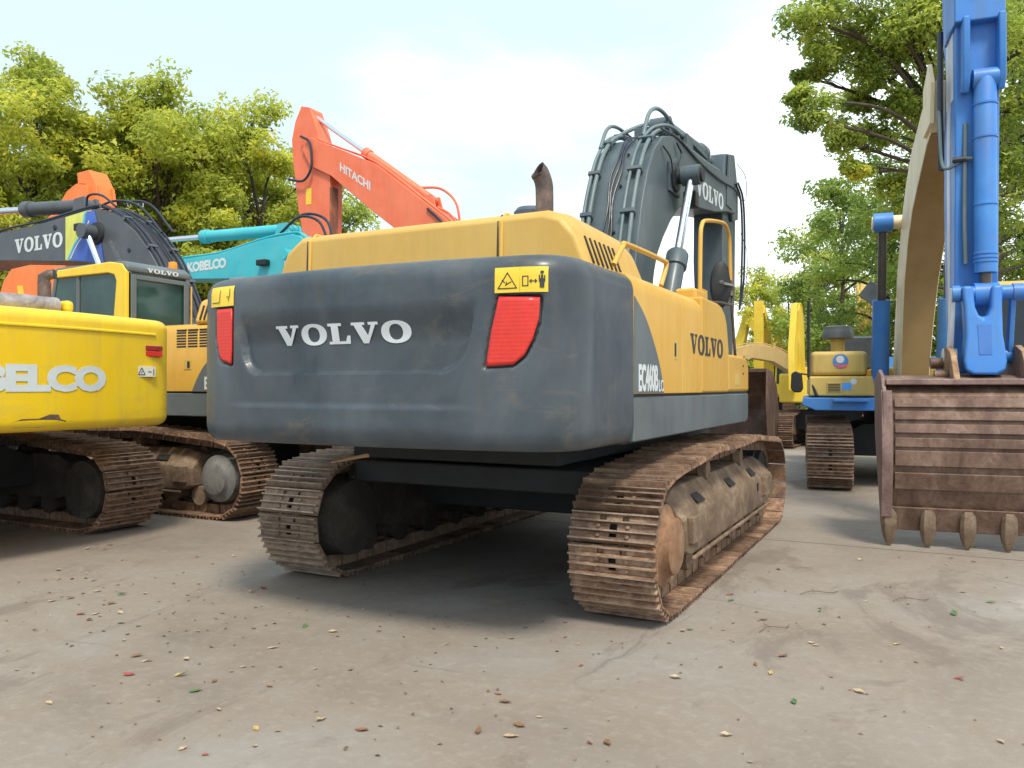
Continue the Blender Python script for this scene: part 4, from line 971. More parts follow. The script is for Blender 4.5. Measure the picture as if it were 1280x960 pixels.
font_word('HITACHI', lambda u, v_, t: (-.362-t, 4.94-1.02*u, 7.47-.66*u+.24*v_), .003, .03, 1.0).build('lettering', LETW, b)
mb = MB(); mb.lathe((-.37,2.35,5.62),(-1,0,0),[(0,.10),(.10,.09),(.11,.03)],16); mb.build('boom_boss', CREAM, b)
mb = MB(); mb.tube(curve([(-.40,6.3,8.6),(-.42,5.95,8.35),(-.42,5.9,7.7),(-.40,6.2,7.35),(-.40,6.75,7.45)], 6), .035, 8); mb.build('hose', HOSE, b)
mb = MB(); mb.tube(curve([(-.38,2.1,6.15),(-.40,1.7,5.8),(-.40,1.45,5.45),(-.40,1.25,5.2)], 6), .035, 8); mb.build('hose', HOSE, b)
mb = MB(); mb.tube(curve([(.1,2.6,6.85),(.1,2.0,6.75),(.1,1.55,6.35),(.1,1.4,5.7)], 6), .035, 8); mb.tube(curve([(-.2,1.9,6.2),(-.2,1.5,5.95),(-.2,1.1,5.4)], 6), .03, 8); mb.build('hydraulic_pipe', ORANGE, b)
cylinder(H_, (0,6.75,8.0), (0,6.35,5.3), .62, .10, .05, ORANGE, name='bucket_cylinder')
mb = MB(); mb.box((-.28,5.30,5.2),(.0,5.365,7.1)); mb.build('stained_plate', rusty('stained_orange', (.10,.045,.03), (.24,.09,.05), (.55,.17,.10), 2.5, .7, (1,1,.4), per=False), b)
mb = MB(); mb.box((-.275,6.02,6.7),(-.272,6.22,7.15)); mb.build('warning_label', SIGNY, b)
# deep orange, mostly hidden behind the charcoal boom
O_, b = excavator('deep orange excavator mostly hidden behind the charcoal boom at left', (-23.0,6.6), -90, ORANGE2,
    [(2.0,1.8),(2.1,3.9),(2.6,4.9),(3.6,5.8),(4.9,6.7),(5.45,7.25),(5.9,7.4),(6.3,7.3)],
    [(6.4,6.8),(6.2,6.1),(5.6,5.4),(5.0,4.5),(4.6,3.4),(4.3,1.8)],
    [(5.75,7.75),(6.25,7.78),(6.55,7.3),(6.75,6.2),(6.75,4.0),(6.5,2.2),(6.2,2.2),(6.1,4.5),(5.9,6.6)],
    bw=.36, armcyl=((0,3.5,6.2),(0,5.7,7.35),.6), detail=0)
O_.scale = (1, 1, .955)
mb = MB()
for x in (-.2, .2): mb.prism([(6.52,7.3),(6.60,7.3),(6.82,6.2),(6.82,4.0),(6.7,4.0),(6.7,6.2)], 'x', x-.04, x+.04)
mb.each('stick_rib', ORANGE2, b)

# ------------------------------------------------------------------ blue and yellow excavator on the right, facing the camera
BL = root('excavator', 'blue and aged yellow excavator on the right, its wide rusty bucket facing the camera', 'excavator', (2.88,7.95,0), 187.5, 'excavators parked in the yard')
bo = [(.9,1.5),(1.25,1.89),(1.60,2.7),(1.89,3.34),(2.5,4.07),(3.0,4.45),(3.56,4.72),(4.4,4.92),(5.15,5.05),(5.36,5.0)]
bu = [(5.36,4.58),(5.2,4.47),(4.9,4.42),(4.31,4.2),(3.6,3.92),(3.14,3.58),(2.75,3.1),(2.5,2.5),(2.35,1.9),(2.2,1.5)]
mb = MB(); taper = lambda q: (q[0] + (.10*max(0, min(1, (3.9-q[2])/2.0)) if q[0] < 0 else 0), q[1], q[2])
mb.prism(bo+bu, 'x', -.15, .33, taper); bm3 = mb.build('boom', CREAM, BL, bevel=.012)
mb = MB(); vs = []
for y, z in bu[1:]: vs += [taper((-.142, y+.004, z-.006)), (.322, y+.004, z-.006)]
mb.add(vs, [(2*i, 2*i+1, 2*i+3, 2*i+2) for i in range(len(bu)-2)]); mb.build('boom_underside', CREAM_SHADED, bm3, recalc=False)  # sheet under the boom that carries its shade as colour
oc3 = curve([(0, y, z) for y, z in bo[1:]], 4)
for x in (.27, .20):
    mb = MB(); mb.tube([p_ + Vector((x, -.02, .05)) for p_ in oc3[2:-3]], .018, 7); mb.build('hydraulic_pipe', plain('pipe_brown', (.25,.17,.10), .5), bm3)
mb = MB(); mb.prism([(4.9,4.5),(5.42,4.52),(5.50,4.95),(5.30,5.22),(4.9,5.05)], 'x', .325, .365); mb.prism([(4.9,4.5),(5.42,4.52),(5.50,4.95),(5.30,5.22),(4.9,5.05)], 'x', -.19, -.15); mb.each('boom_tip_plate', CREAM, bm3)
for x in (.57, -.32): cylinder(BL, (x,1.75,1.35), (x,2.35,4.02), .58, .125, .062, BLUE, rod=CHROMED, collar=False)
mb = MB(); mb.cyl((-.42,2.35,4.02),(.72,2.35,4.02),.10,18); mb.build('boom_pin', CREAM, bm3)
mb = MB(); mb.box((.33,2.2,1.62),(.50,2.35,1.70)); mb.box((.15,2.2,1.60),(.3,2.3,1.72)); mb.box((-.35,2.2,1.60),(-.1,2.32,1.72)); mb.build('valve_bracket', BLUE, BL, bevel=.015)
# stick
mb = MB(); mb.prism([(5.2,6.1),(5.5,6.6),(6.0,6.5),(6.06,5.6),(6.02,4.4),(5.96,3.0),(5.92,2.2),(5.85,1.72),(5.55,1.72),(5.40,2.3),(5.30,3.6),(5.35,4.6),(5.45,5.0),(5.25,5.5)], 'x', -.19, .21); st3 = mb.build('stick', BLUE, BL, bevel=.018)
mb = MB(); mb.prism([(5.62,5.65),(5.80,5.65),(5.72,4.3),(5.68,3.0),(5.68,2.1),(5.58,2.1),(5.52,3.2),(5.52,4.4)], 'x', .209, .214); mb.build('white_stripe', WHITE, st3)
mb = MB(); mb.box((.209,5.50,4.6),(.215,5.90,5.75)); mb.build('side_panel_paint', WHITE, st3)
mb = MB(); mb.box((-.22,5.5,5.30),(.24,6.16,6.7)); 
for x in (.10, -.22): mb.prism([(6.0,5.35),(6.20,5.35),(6.20,4.70),(6.12,4.58),(6.0,4.62)], 'x', x, x+.07)
mb.build('top_bracket', BLUE, st3, bevel=.02)
c3 = cylinder(BL, (-.045,6.10,4.72), (-.045,6.10,2.52), .90, .105, .055, BLUE, name='bucket_cylinder', rod=CHROMED, collar=False)
mb = MB()
for z in (4.44, 4.10, 3.42, 2.92, 2.88, 2.84): mb.lathe((-.045,6.10,z),(0,0,1),[(0,.105),(.004,.113),(.024,.113),(.028,.105)],26)
mb.each('cylinder_band', BLUE, c3)
mb = MB(); mb.tube([(.12,6.02,2.85),(.13,6.02,3.3),(.12,6.02,4.3)], .022, 8); mb.tube(curve([(.3,5.6,4.9),(.33,5.85,4.3),(.32,5.9,3.95),(.27,5.98,3.86),(.14,6.03,3.93),(.06,6.08,3.92)], 6), .018, 8); mb.build('hydraulic_pipe', PIPEG, st3)
mb = MB(); mb.tube(curve([(.30,5.7,5.4),(.31,5.75,4.6),(.30,5.75,3.9)], 5), .03, 8); mb.tube([(.24,6.02,3.93),(.12,6.04,3.93)], .03, 8); mb.build('hose', HOSE, st3)
# bucket linkage
mb = MB(); mb.cyl((-.33,6.14,2.53),(.26,6.14,2.53),.075,20); mb.cyl((-.36,6.14,2.53),(-.27,6.14,2.53),.088,20); mb.cyl((.20,6.14,2.53),(.27,6.14,2.53),.088,20); mb.build('link_pin', BLUE, BL)
hh0 = [(.20,2.60),(.07,2.60),(.055,2.38),(.02,2.30),(-.03,2.27),(-.08,2.30),(-.115,2.38),(-.13,2.60),(-.26,2.60),(-.24,2.40),(-.235,2.1),(-.27,1.84),(-.25,1.74),(-.15,1.70),(.10,1.70),(.19,1.74),(.21,1.84),(.175,2.1),(.18,2.40)]
hh = [(.012+(x+.03)*.80, z) for x, z in hh0]
mb = MB(); mb.prism(hh, 'y', 6.08, 6.26, lambda q: (q[0], q[1]+(2.6-q[2])*.16, q[2])); tl = mb.build('tipping_link', BLUE, BL, bevel=.035, seg=3)
mb = MB(); mb.prism([(.07,2.20),(-.05,2.20),(-.045,1.9),(.065,1.9)], 'y', 6.262, 6.266, lambda q: (q[0], q[1]+(2.6-q[2])*.16, q[2])); mb.build('link_hollow', paint('blue_deep', (.025,.13,.42), .5), tl)
for x in (.235, -.30):
    mb = MB(); mb.prism([(6.10,2.60),(6.20,2.58),(6.02,1.9),(5.95,1.86),(5.88,1.92)], 'x', x, x+.045); mb.cyl((x-.04,5.95,1.90),(x+.09,5.95,1.90),.085,18); mb.build('guide_link', WHITE if x > 0 else BLUE, BL, bevel=.008)
# bucket: wide shell, teeth pointing down
BW0, BW1 = -.92, .93
prof = [(5.80,1.60),(6.25,1.70),(6.48,1.64),(6.66,1.50),(6.74,1.15),(6.72,.80),(6.62,.45),(6.50,.24)]
inn = [(6.46,.26),(6.57,.47),(6.67,.80),(6.69,1.15),(6.61,1.46),(6.46,1.58),(6.25,1.64),(5.82,1.55)]
mb = MB(); mb.prism(prof+inn, 'x', BW0, BW1); bk = mb.build('bucket', BUCK, BL, bevel=.008)
sd_ = [(5.75,1.66),(6.25,1.76),(6.50,1.70),(6.72,1.54),(6.80,1.15),(6.78,.80),(6.66,.36),(6.45,.20),(6.20,.55),(5.85,1.05)]
for x in (BW0-.035, BW1):
    mb = MB(); mb.prism(sd_, 'x', x, x+.035); mb.build('side_plate', BUCK2, bk, bevel=.006)
mb = MB(); mb.prism([(6.64,1.53),(6.70,1.55),(6.80,1.15),(6.79,.80),(6.68,.30),(6.60,.30),(6.66,.80),(6.68,1.15)], 'x', BW1-.05, BW1+.05); mb.build('wear_plate', BUCK2, bk, bevel=.006)
mb = MB(); mb.box((BW0,6.30,1.60),(BW1,6.68,1.66)); mb.build('top_rail', BUCK2, bk, bevel=.012)
pr = [Vector((0, y, z)) for y, z in prof[3:]]; L_ = [0]
for a, b2 in zip(pr, pr[1:]): L_.append(L_[-1]+(b2-a).length)
def at(d):
    for i in range(len(pr)-1):
        if d <= L_[i+1]: return pr[i].lerp(pr[i+1], (d-L_[i])/(L_[i+1]-L_[i])), (pr[i+1]-pr[i]).normalized()
    return pr[-1], (pr[-1]-pr[-2]).normalized()
for d, hgt in ((.04,.085),(.165,.085),(.29,.09),(.42,.09),(.545,.15),(.76,.17)):
    p_, T = at(d+hgt/2); N_ = Vector((0, -T.z, T.y)); N_ = N_ if N_.y > 0 else -N_
    mb = MB(); mb.obox(p_ + N_*.014 + Vector(((BW0+BW1)/2, 0, 0)), (BW1-BW0-.14, hgt, .034), Matrix((Vector((1,0,0)), T, Vector((1,0,0)).cross(T))).transposed()); mb.build('wear_strip', BUCK, bk, bevel=.006)
mb = MB(); mb.box((BW0,6.46,.20),(BW1,6.56,.30)); mb.prism([(6.62,.40),(6.66,.40),(6.56,.16),(6.50,.16)], 'x', BW0, BW1); mb.build('cutting_edge', BUCK, bk, bevel=.01)
for k in range(6):
    x = BW1-.03-k*.345; mb = MB(); vs = []
    for z, hw_, hy in ((.40,.045,.045),(.31,.066,.075),(.19,.070,.070),(.10,.055,.045),(.035,.034,.025),(.005,.012,.010)):
        for sx_, sy in ((-1,-.6),(-.6,-1),(.6,-1),(1,-.6),(1,.6),(.6,1),(-.6,1),(-1,.6)): vs.append((x+sx_*hw_, 6.60-.05*(.4-z)+sy*hy, z))
    fs = [tuple(range(8)), tuple(range(40,48))] + [(i*8+j, i*8+(j+1) % 8, (i+1)*8+(j+1) % 8, (i+1)*8+j) for i in range(5) for j in range(8)]
    mb.add(vs, fs); mb.build('bucket_tooth', TOOTH, bk, angle=22)
for x in (.26, -.36):
    mb = MB(); mb.prism([(6.6,1.60),(5.9,1.55),(5.7,1.75),(5.8,1.95),(6.1,2.0),(6.35,1.93),(6.5,1.75)], 'x', x, x+.06); mb.build('bucket_ear', rusty('ear_rust', (.12,.06,.03), (.30,.18,.10), (.45,.30,.18), 8, .7, per=False), bk, bevel=.01)
mb = MB(); mb.cyl((.22,5.95,1.83),(.44,5.95,1.83),.06,14); mb.cyl((.33,6.28,1.70),(.45,6.28,1.70),.05,12); mb.each('bucket_pin', BUCK, bk)
# house
mb = MB(); mb.box((.62,-2.0,1.44),(1.60,1.90,1.755)); mb.build('tool_locker', Y_OLD, BL, bevel=.035, seg=3)
mb = MB(); mb.box((.74,-1.9,1.765),(1.575,1.78,2.15)); tk = mb.build('fuel_tank', Y_OLD, BL, bevel=.07, seg=4)
mb = MB(); mb.box((1.12,1.899,1.50),(1.34,1.912,1.66)); vt = mb.build('vent_frame', Y_OLD, BL, bevel=.01)
for k in range(5):
    mb = MB(); mb.box((1.14,1.911,1.52+.026*k),(1.32,1.917,1.533+.026*k)); mb.build('vent_slot', BLACK, vt)
mb = MB(); mb.lathe((1.13,1.782,1.99),(0,1,0),[(0,.115),(.004,.113)],28); rs = mb.build('round_sticker', paint('sticker_blue', (.05,.17,.45), .5), BL)
mb = MB(); mb.lathe((1.135,1.788,2.02),(0,1,0),[(0,.06),(.002,.058)],18); mb.build('sticker_centre', LETW, rs)
font_word('TEAM', lambda u, v_, t: (1.21-.17*u, 1.789+t, 1.885+.06*v_), .002, .04).build('sticker_lettering', paint('sticker_red', (.7,.1,.08), .5), rs)
mb = MB(); mb.box((.98,1.90,1.54),(1.16-.04,1.905,1.65)); sk = mb.build('blue_sticker', paint('sticker_light_blue', (.06,.30,.75), .5), BL)
mb = MB(); mb.lathe((.95,1.902,1.67),(0,1,0),[(0,.05),(.002,.05)],14); mb.build('sticker_centre', LETW, sk)
mb = MB(); mb.prism([(1.66,1.42),(.60,1.42),(.60,1.22),(1.50,1.22),(1.70,1.30)], 'y', -2.0, 2.0); mb.box((-.62,1.7,1.25),(.6,1.96,1.36)); mb.build('blue_skirt', BLUE, BL, bevel=.02)
mb = MB(); mb.box((.75,1.99,1.36),(1.25,2.16,1.40)); mb.build('step', BLUE, BL, bevel=.01)
mb = MB(); mb.box((-1.45,-2.9,1.2),(.62,1.2,1.9)); mb.build('house_body', Y_OLD, BL, bevel=.04)
rounded_cw(BL, 1.5, -3.4, 0, -2.4, 1.15, 2.2, BLUE)
mb = MB(); mb.box((.30,-1.6,1.9),(1.0,-.1,2.50)); mb.build('engine_cover', plain('cover_dark', (.035,.045,.06), .5), BL, bevel=.05)
mb = MB(); mb.cyl((1.15,1.3,2.12),(1.15,1.3,2.38),.11,18); cp = mb.build('filter_stem', Y_OLD, BL)
mb = MB(); mb.lathe((1.15,1.3,2.36),(0,0,1),[(0,.20),(.02,.235),(.12,.235),(.14,.22),(.20,.215),(.22,.16)],28); mb.build('pre_cleaner', plain('cleaner_grey', (.10,.11,.11), .6), cp)
mb = MB(); mb.tube([(1.60,1.85,2.95),(1.60,1.85,1.75),(1.48,1.92,1.45)], .022, 8); mb.tube([(1.60,1.0,2.95),(1.60,1.0,1.75)], .018, 8); mb.tube([(1.60,1.85,2.93),(1.60,1.0,2.93)], .018, 8); mb.build('grab_rail', DARK, BL)
mb = MB(); mb.tube([(1.60,1.87,1.78),(1.74,1.92,1.80)], .014, 8); mb.build('mirror_arm', DARK, BL)
mb = MB(); mb.prism([(1.70,1.80),(1.80,1.84),(1.86,1.80),(1.87,1.56),(1.82,1.50),(1.72,1.50),(1.68,1.56)], 'y', 1.90, 1.96); mb.build('side_mirror', BLACK, BL, bevel=.02)
mb = MB(); mb.obox((.62,1.3,3.08),(.34,.07,.30),Matrix.Rotation(R(-38),3,'Y')); mb.tube([(.62,1.25,2.0),(.60,1.25,3.0)], .015, 6); mb.build('upper_mirror', GREY, BL, bevel=.02)
cab(BL, -1.55, -.60, .2, 1.95, 1.3, 3.15, DARK, Y_OLD, GLASSB)
for k in range(3):
    mb = MB(); mb.tube([(.66-.05*k,1.75,1.3),(.66-.05*k,1.75,2.1)], .018, 8); mb.build('guard_bar', Y_OLD, BL)
carbody(BL, 2.6, UNDER, 1.2)
crawler(BL, 1.30, 1, half=1.95, r=.43, N=48, w=.66, detail=2, sprocket_at=-1)
crawler(BL, -1.30, -1, half=1.95, r=.43, N=48, w=.66, detail=1, sprocket_at=-1)

# ------------------------------------------------------------------ further machines seen through the gap
F1, b = excavator('light yellow excavator in the gap behind the blue one, boom raised upright', (1.0,16.1), 179, Y_FAR,
    [(.3,1.6),(.4,2.6),(.6,3.3),(.9,3.75),(1.2,3.8)], [(1.5,3.6),(1.4,3.2),(1.3,2.6),(1.2,1.6)],
    [(1.1,3.85),(1.5,3.8),(2.0,2.6),(1.9,1.5),(1.6,1.5)], bw=.11, bx=.86, detail=0, hw=1.25, track_x=1.1, cabh=2.75)
F2, b = excavator('small yellow excavator far behind in the gap, its flat tracks end on', (-4.0,36.6), 180, Y_FAR,
    [(.3,1.5),(.2,2.6),(.9,3.8),(2.0,4.6),(4.0,5.6)], [(4.1,5.2),(2.4,4.0),(1.6,3.2),(1.2,1.5)],
    [(3.8,5.8),(4.2,5.8),(4.3,3.0),(4.0,1.6)], bw=.28, detail=0, hw=1.3, track_x=1.1)
F3, b = excavator('tan excavator with a curved low boom in the gap beyond the rusty bucket', (-5.8,26.5), -62, paint('tan_yellow', (.52,.36,.14), .5),
    [(.4,1.6),(.6,2.5),(1.6,3.2),(2.6,3.45),(3.6,3.3),(4.9,2.6),(5.3,1.9)], [(5.2,1.6),(4.5,2.1),(3.5,2.7),(2.6,2.85),(1.9,2.5),(1.3,1.6)],
    [(4.9,2.7),(5.4,2.3),(5.9,1.2),(5.6,.9),(5.0,1.8)], bw=.35, detail=0, boomcyl=((1.3,1.5),(2.3,2.9)))
F4, b = excavator('yellow excavator far behind with an orange panel on its slanting boom', (-3.55,45.2), 75, Y_FAR,
    [(-.1,1.7),(-.2,2.5),(.3,3.3),(1.2,4.3),(2.6,5.6),(3.6,6.3)], [(3.9,6.0),(2.8,4.8),(1.7,3.6),(1.1,2.6),(.9,1.7)],
    [(3.4,6.8),(3.8,6.7),(4.6,4.5),(4.9,2.4),(4.6,2.4),(4.0,4.2)], bw=.3, detail=0, armcyl=((0,1.5,5.0),(0,3.6,6.7),.6))
F5, b5 = excavator('yellow excavator facing away behind the blue machine, pipes up the back of its boom', (1.25,26.5), 4, Y_OLD,
    [(.2,1.6),(.3,2.6),(.6,3.8),(1.0,4.8),(1.5,5.5),(2.2,5.9),(4.2,5.8)], [(4.2,5.4),(2.6,5.2),(1.9,4.6),(1.5,3.8),(1.3,2.8),(1.1,1.6)],
    [(3.9,6.2),(4.4,6.1),(4.5,3.0),(4.2,1.4),(4.0,1.4)], bw=.48, detail=0)
for x in (-.35, -.12, .12, .35):
    mb = MB(); mb.tube([(x,.12,1.9),(x,.24,2.7),(x,.52,3.8),(x,.92,4.85),(x,1.4,5.55)], .045, 8); mb.build('hydraulic_pipe', Y_FAR, b5)
mb = MB(); mb.prism([(.9,3.1),(1.9,4.1),(1.5,4.4),(.6,3.5)], 'x', -.33, -.305); mb.build('orange_panel', ORANGE, b)
# ------------------------------------------------------------------ trees
LM = [leafmat('leaf_yellow_green', (.22,.30,.04), (.66,.69,.11), .55), leafmat('leaf_green', (.09,.17,.035), (.34,.46,.09), .55), leafmat('leaf_mid', (.15,.25,.04), (.54,.62,.12), .6)]
def tree(label, base, hgt, blobs, mat, seed, leaf=.14, dens=1.0, trunk_r=.22, group=None, lean=(0,0), sub=9, per=95, trunk_top=None, limb=1.0):
    rng = np.random.default_rng(seed); rd = random.Random(seed)
    r_ = root('tree', label, 'tree', (base[0], base[1], 0), 0, group)
    o = Vector((base[0], base[1], 0))
    top = Vector(trunk_top) - o if trunk_top else Vector((lean[0], lean[1], hgt*.62))
    tp = [Vector((0,0,-.05)), Vector((top.x*.15, top.y*.15, top.z*.33)), Vector((top.x*.5+rd.uniform(-.1,.1), top.y*.5, top.z*.68)), top]
    tc_ = curve(tp, 6); m_ = len(tc_)
    tm = MB(); tm.tube(tc_, [trunk_r*(1-.62*i/(m_-1)) for i in range(m_)], 12)
    lm = MB(); C_ = []
    for (bx, by, bz, br) in blobs:
        c = Vector((bx, by, bz)) - o
        # nearest point up the trunk
        k = min(range(m_), key=lambda i: (tc_[i]-c).length + max(0, tc_[i].z-c.z+.6)*3 + (4 if i < m_*.3 else 0))
        s = tc_[k]; mid = s.lerp(c, .5) + Vector((rd.uniform(-.3,.3), rd.uniform(-.3,.3), rd.uniform(.1,.5)))*min(1, (c-s).length/3)
        pts = curve([s, mid, c], 5); r0 = min(trunk_r*.40, .020*(c-s).length+.02)*limb
        lm.tube(pts, [r0*(1-.75*i/(len(pts)-1)) for i in range(len(pts))], 7)
        for q in range(sub):
            d = Vector(rng.normal(size=3)); d.normalize(); rr = br*rd.uniform(.35, 1.0); d.z = d.z*.75+.12
            e = c + d*rr; st = pts[rd.randint(len(pts)//2, len(pts)-1)]
            lm.tube(curve([st, st.lerp(e, .5)+Vector((rd.uniform(-.12,.12), rd.uniform(-.12,.12), .08)), e], 3), [r0*.30*limb, r0*.2, r0*.16, r0*.12, r0*.10, r0*.07, r0*.04], 4)
            C_.append((e.x, e.y, e.z, br*rd.uniform(.34, .60)))
    tm.build('trunk', BARK, r_); lm.build('branches', BARK, r_)
    C_ = np.array(C_); n_ = int(per*dens)
    N = len(C_)*n_
    cen = np.repeat(C_[:, :3], n_, axis=0); rad = np.repeat(C_[:, 3], n_)
    dirs = rng.normal(size=(N, 3)); dirs /= np.linalg.norm(dirs, axis=1)[:, None]
    rr = rad * rng.uniform(.15, 1.12, N)**.55
    pos = cen + dirs*rr[:, None]*np.array([1.15, 1.15, .72])
    nrm = dirs*.5 + rng.normal(size=(N, 3))*.55 + np.array([0, 0, .55]); nrm /= np.linalg.norm(nrm, axis=1)[:, None]
    t = np.cross(nrm, rng.normal(size=(N, 3))); t /= np.linalg.norm(t, axis=1)[:, None]; b_ = np.cross(nrm, t)
    L = leaf*rng.uniform(.45, 1.45, N); W = L*rng.uniform(.38, .55, N)
    fold = nrm*(L*.16)[:, None]
    v0 = pos - t*L[:, None]*.5; v1 = pos + b_*W[:, None]*.5 + fold; v2 = pos + t*L[:, None]*.5; v3 = pos - b_*W[:, None]*.5 + fold
    V = np.stack([v0, v1, v2, v3], axis=1).reshape(-1, 3)
    me = bpy.data.meshes.new('crown'); me.vertices.add(4*N); me.vertices.foreach_set('co', V.astype('f4').ravel())
    me.loops.add(4*N); me.loops.foreach_set('vertex_index', np.arange(4*N, dtype='i4'))
    me.polygons.add(N); me.polygons.foreach_set('loop_start', np.arange(0, 4*N, 4, dtype='i4')); me.polygons.foreach_set('loop_total', np.full(N, 4, 'i4'))
    me.update(calc_edges=True)
    at_ = me.attributes.new('tint', 'FLOAT', 'FACE'); at_.data.foreach_set('value', np.clip(np.repeat(rng.uniform(0, .7, len(C_)), n_) + rng.uniform(0, .45, N), 0, 1).astype('f4'))
    me.materials.append(mat); cr = bpy.data.objects.new('crown', me); COL.objects.link(cr); cr.parent = r_
    return r_
CAMP = Vector((3.17,-7.51,1.57)); FV = Vector((-math.sin(R(27.3)), math.cos(R(27.3)), 0)); RV = Vector((math.cos(R(27.3)), math.sin(R(27.3)), 0))
def W(a, e, D):
    """point in the yard at D metres along the view axis; a, e = sideways and upward slope"""
    return CAMP + FV*D + RV*(a*D) + Vector((0, 0, e*D))
def crownblobs(ax, D, top, width, low, n_, seed, br=1.0):
    rd = random.Random(seed); out = []
    H = top-low
    tries = 0
    while len(out) < n_ and tries < 4000:
        tries += 1
        z = rd.uniform(0, 1); a = rd.uniform(0, 2*math.pi); q = rd.uniform(.25, 1)**.6
        prof_ = math.sin(math.pi*min(1, .16+.80*z))**.55 * (1 if z < .6 else 1-.42*((z-.6)/.4)**2)
        c = W(ax, 0, D); p_ = Vector((c.x + width/2*prof_*q*math.cos(a), c.y + width/2*prof_*q*math.sin(a), low + H*z - br*.6*(z > .8)))
        if all((p_ - Vector(o_[:3])).length > br*.85 for o_ in out): out.append((p_.x, p_.y, p_.z, br*rd.uniform(.8, 1.2)))
    return out
G1 = 'trees along the left side behind the machines'
left = [(-.60, 30, 13.9, 8.6, 2.6, 42, 'bushy yellow-green tree at the left edge of the photo, tallest of its row'),
        (-.44, 31, 13.5, 8.4, 2.8, 42, 'yellow-green tree with open dark limbs right above the charcoal boom'),
        (-.315, 32, 13.2, 6.8, 2.8, 34, 'yellow-green tree between the tallest left tree and the red boom'),
        (-.76, 29, 13.6, 8.0, 3.0, 30, 'yellow-green tree cut by the left photo border')]
for k, (ax, D, top, wd, low, n_, lab) in enumerate(left):
    c = W(ax, 0, D); tree(lab, (c.x, c.y), top, crownblobs(ax, D, top, wd, low, n_, 11+k, 1.15), LM[0], 21+k, leaf=.20, group=G1, trunk_r=.16, sub=12, per=120)
for k, (ax, D, top, wd, low, n_, lab) in enumerate([(-.24, 38, 12.5, 5.5, 2.5, 16, 'slim tree behind the hanging red stick, right end of its row'), (-.36, 38, 13.5, 9, 2.0, 26, 'tree in the second row showing above the teal boom'), (-.53, 38, 14.6, 10, 2.0, 34, 'tree in the second row seen through the tall left trees'), (-.68, 38, 14.5, 10, 1.5, 30, 'tree in the second row behind the deep orange machine')]):
    c = W(ax, 0, D); tree(lab, (c.x, c.y), top, crownblobs(ax, D, top, wd, low, n_, 41+k, 1.3), LM[2], 51+k, leaf=.24, group=G1, trunk_r=.2, sub=9, per=110)
# big tree on the right: limbs reach left over the yard
G2 = 'trees on the right side'
bl = []
for (px, py, D, br) in [(1010,25,19,.75),(1060,40,20,.85),(1110,20,19,.9),(1150,60,21,.8),(1175,25,19,.9),(1090,95,20,.55),(1020,150,19,.6),(1010,95,20,.35),(1050,175,20,.55),(1000,125,19,.35),(1090,170,20.5,.5),(1120,130,20,.6),(1150,150,21,.7),(1165,200,21,.7),(1110,235,21,.6),(1150,260,21,.7),(1230,40,19,1.0),(1280,60,20,1.1),(1270,140,20,.9),(1300,230,20,1.0),(1265,210,21,.7),(1040,-20,19,.8),(1110,-50,19,1.0),(1190,-60,19,1.1),(1270,-50,19,1.1),(1350,20,19,1.1),(1070,215,20,.35),(1130,60,20,.6),(1075,-70,20,.9),(1350,120,19,1),(1140,20,20,.9),(1085,60,20,.8),(1165,110,20,.8),(1190,60,22,.9),(1180,170,22,.8),(1245,270,22,1.0),(1290,330,22,1.0),(1260,380,23,1.0),(1110,285,22,.7),(1075,130,21,.5),(1030,70,19.5,.6)]:
    p_ = W((px-640)/1000, (485-py)/1000, D); bl.append((p_.x, p_.y, p_.z, br))
c = W(.585, 0, 20.5); t_ = W(.535, .33, 20.5)
tree('large tree on the right with ivy-clad limbs reaching left against the sky', (c.x, c.y), 14, bl, LM[2], 71, leaf=.13, group=G2, trunk_r=.20, sub=14, per=105, trunk_top=tuple(t_), limb=.9)
G3 = 'trees closing the far end'
spec = [(.415, 40, 12.2, 6.4, .8, 26, LM[1], 'dense mid-green tree beside the cream boom of the blue machine'),
        (.47, 30, 9.6, 5.5, 1.0, 22, LM[1], 'dense green tree directly behind the cream boom'),
        (.345, 56, 9.6, 5.5, 1.2, 16, LM[0], 'small pale tree in the gap right of the rail and mirror'),
        (.305, 54, 9.8, 4.4, 2.0, 12, LM[0], 'thin airy tree with sparse crown in the gap beside the grey stick'),
        (.605, 25, 14.5, 7.0, .6, 64, LM[1], 'dark leafy tree right of the blue stick'),
        (.70, 27, 15.5, 8.0, .6, 60, LM[1], 'dark leafy tree at the right photo border'),
        (.385, 48, 11.5, 6, .8, 18, LM[2], 'tall pale green tree far behind the yellow machines'),
        (.37, 52, 9.6, 7, .5, 14, LM[2], 'distant low tree closing the end of the yard')]
for k, (ax, D, top, wd, low, n_, mt, lab) in enumerate(spec):
    c = W(ax, 0, D); tree(lab, (c.x, c.y), top, crownblobs(ax, D, top, wd, low, n_, 81+k, .95 if D < 35 else 1.1), mt, 91+k, leaf=.16 if D < 32 else .22, group=G3, trunk_r=.2, sub=8, per=80)

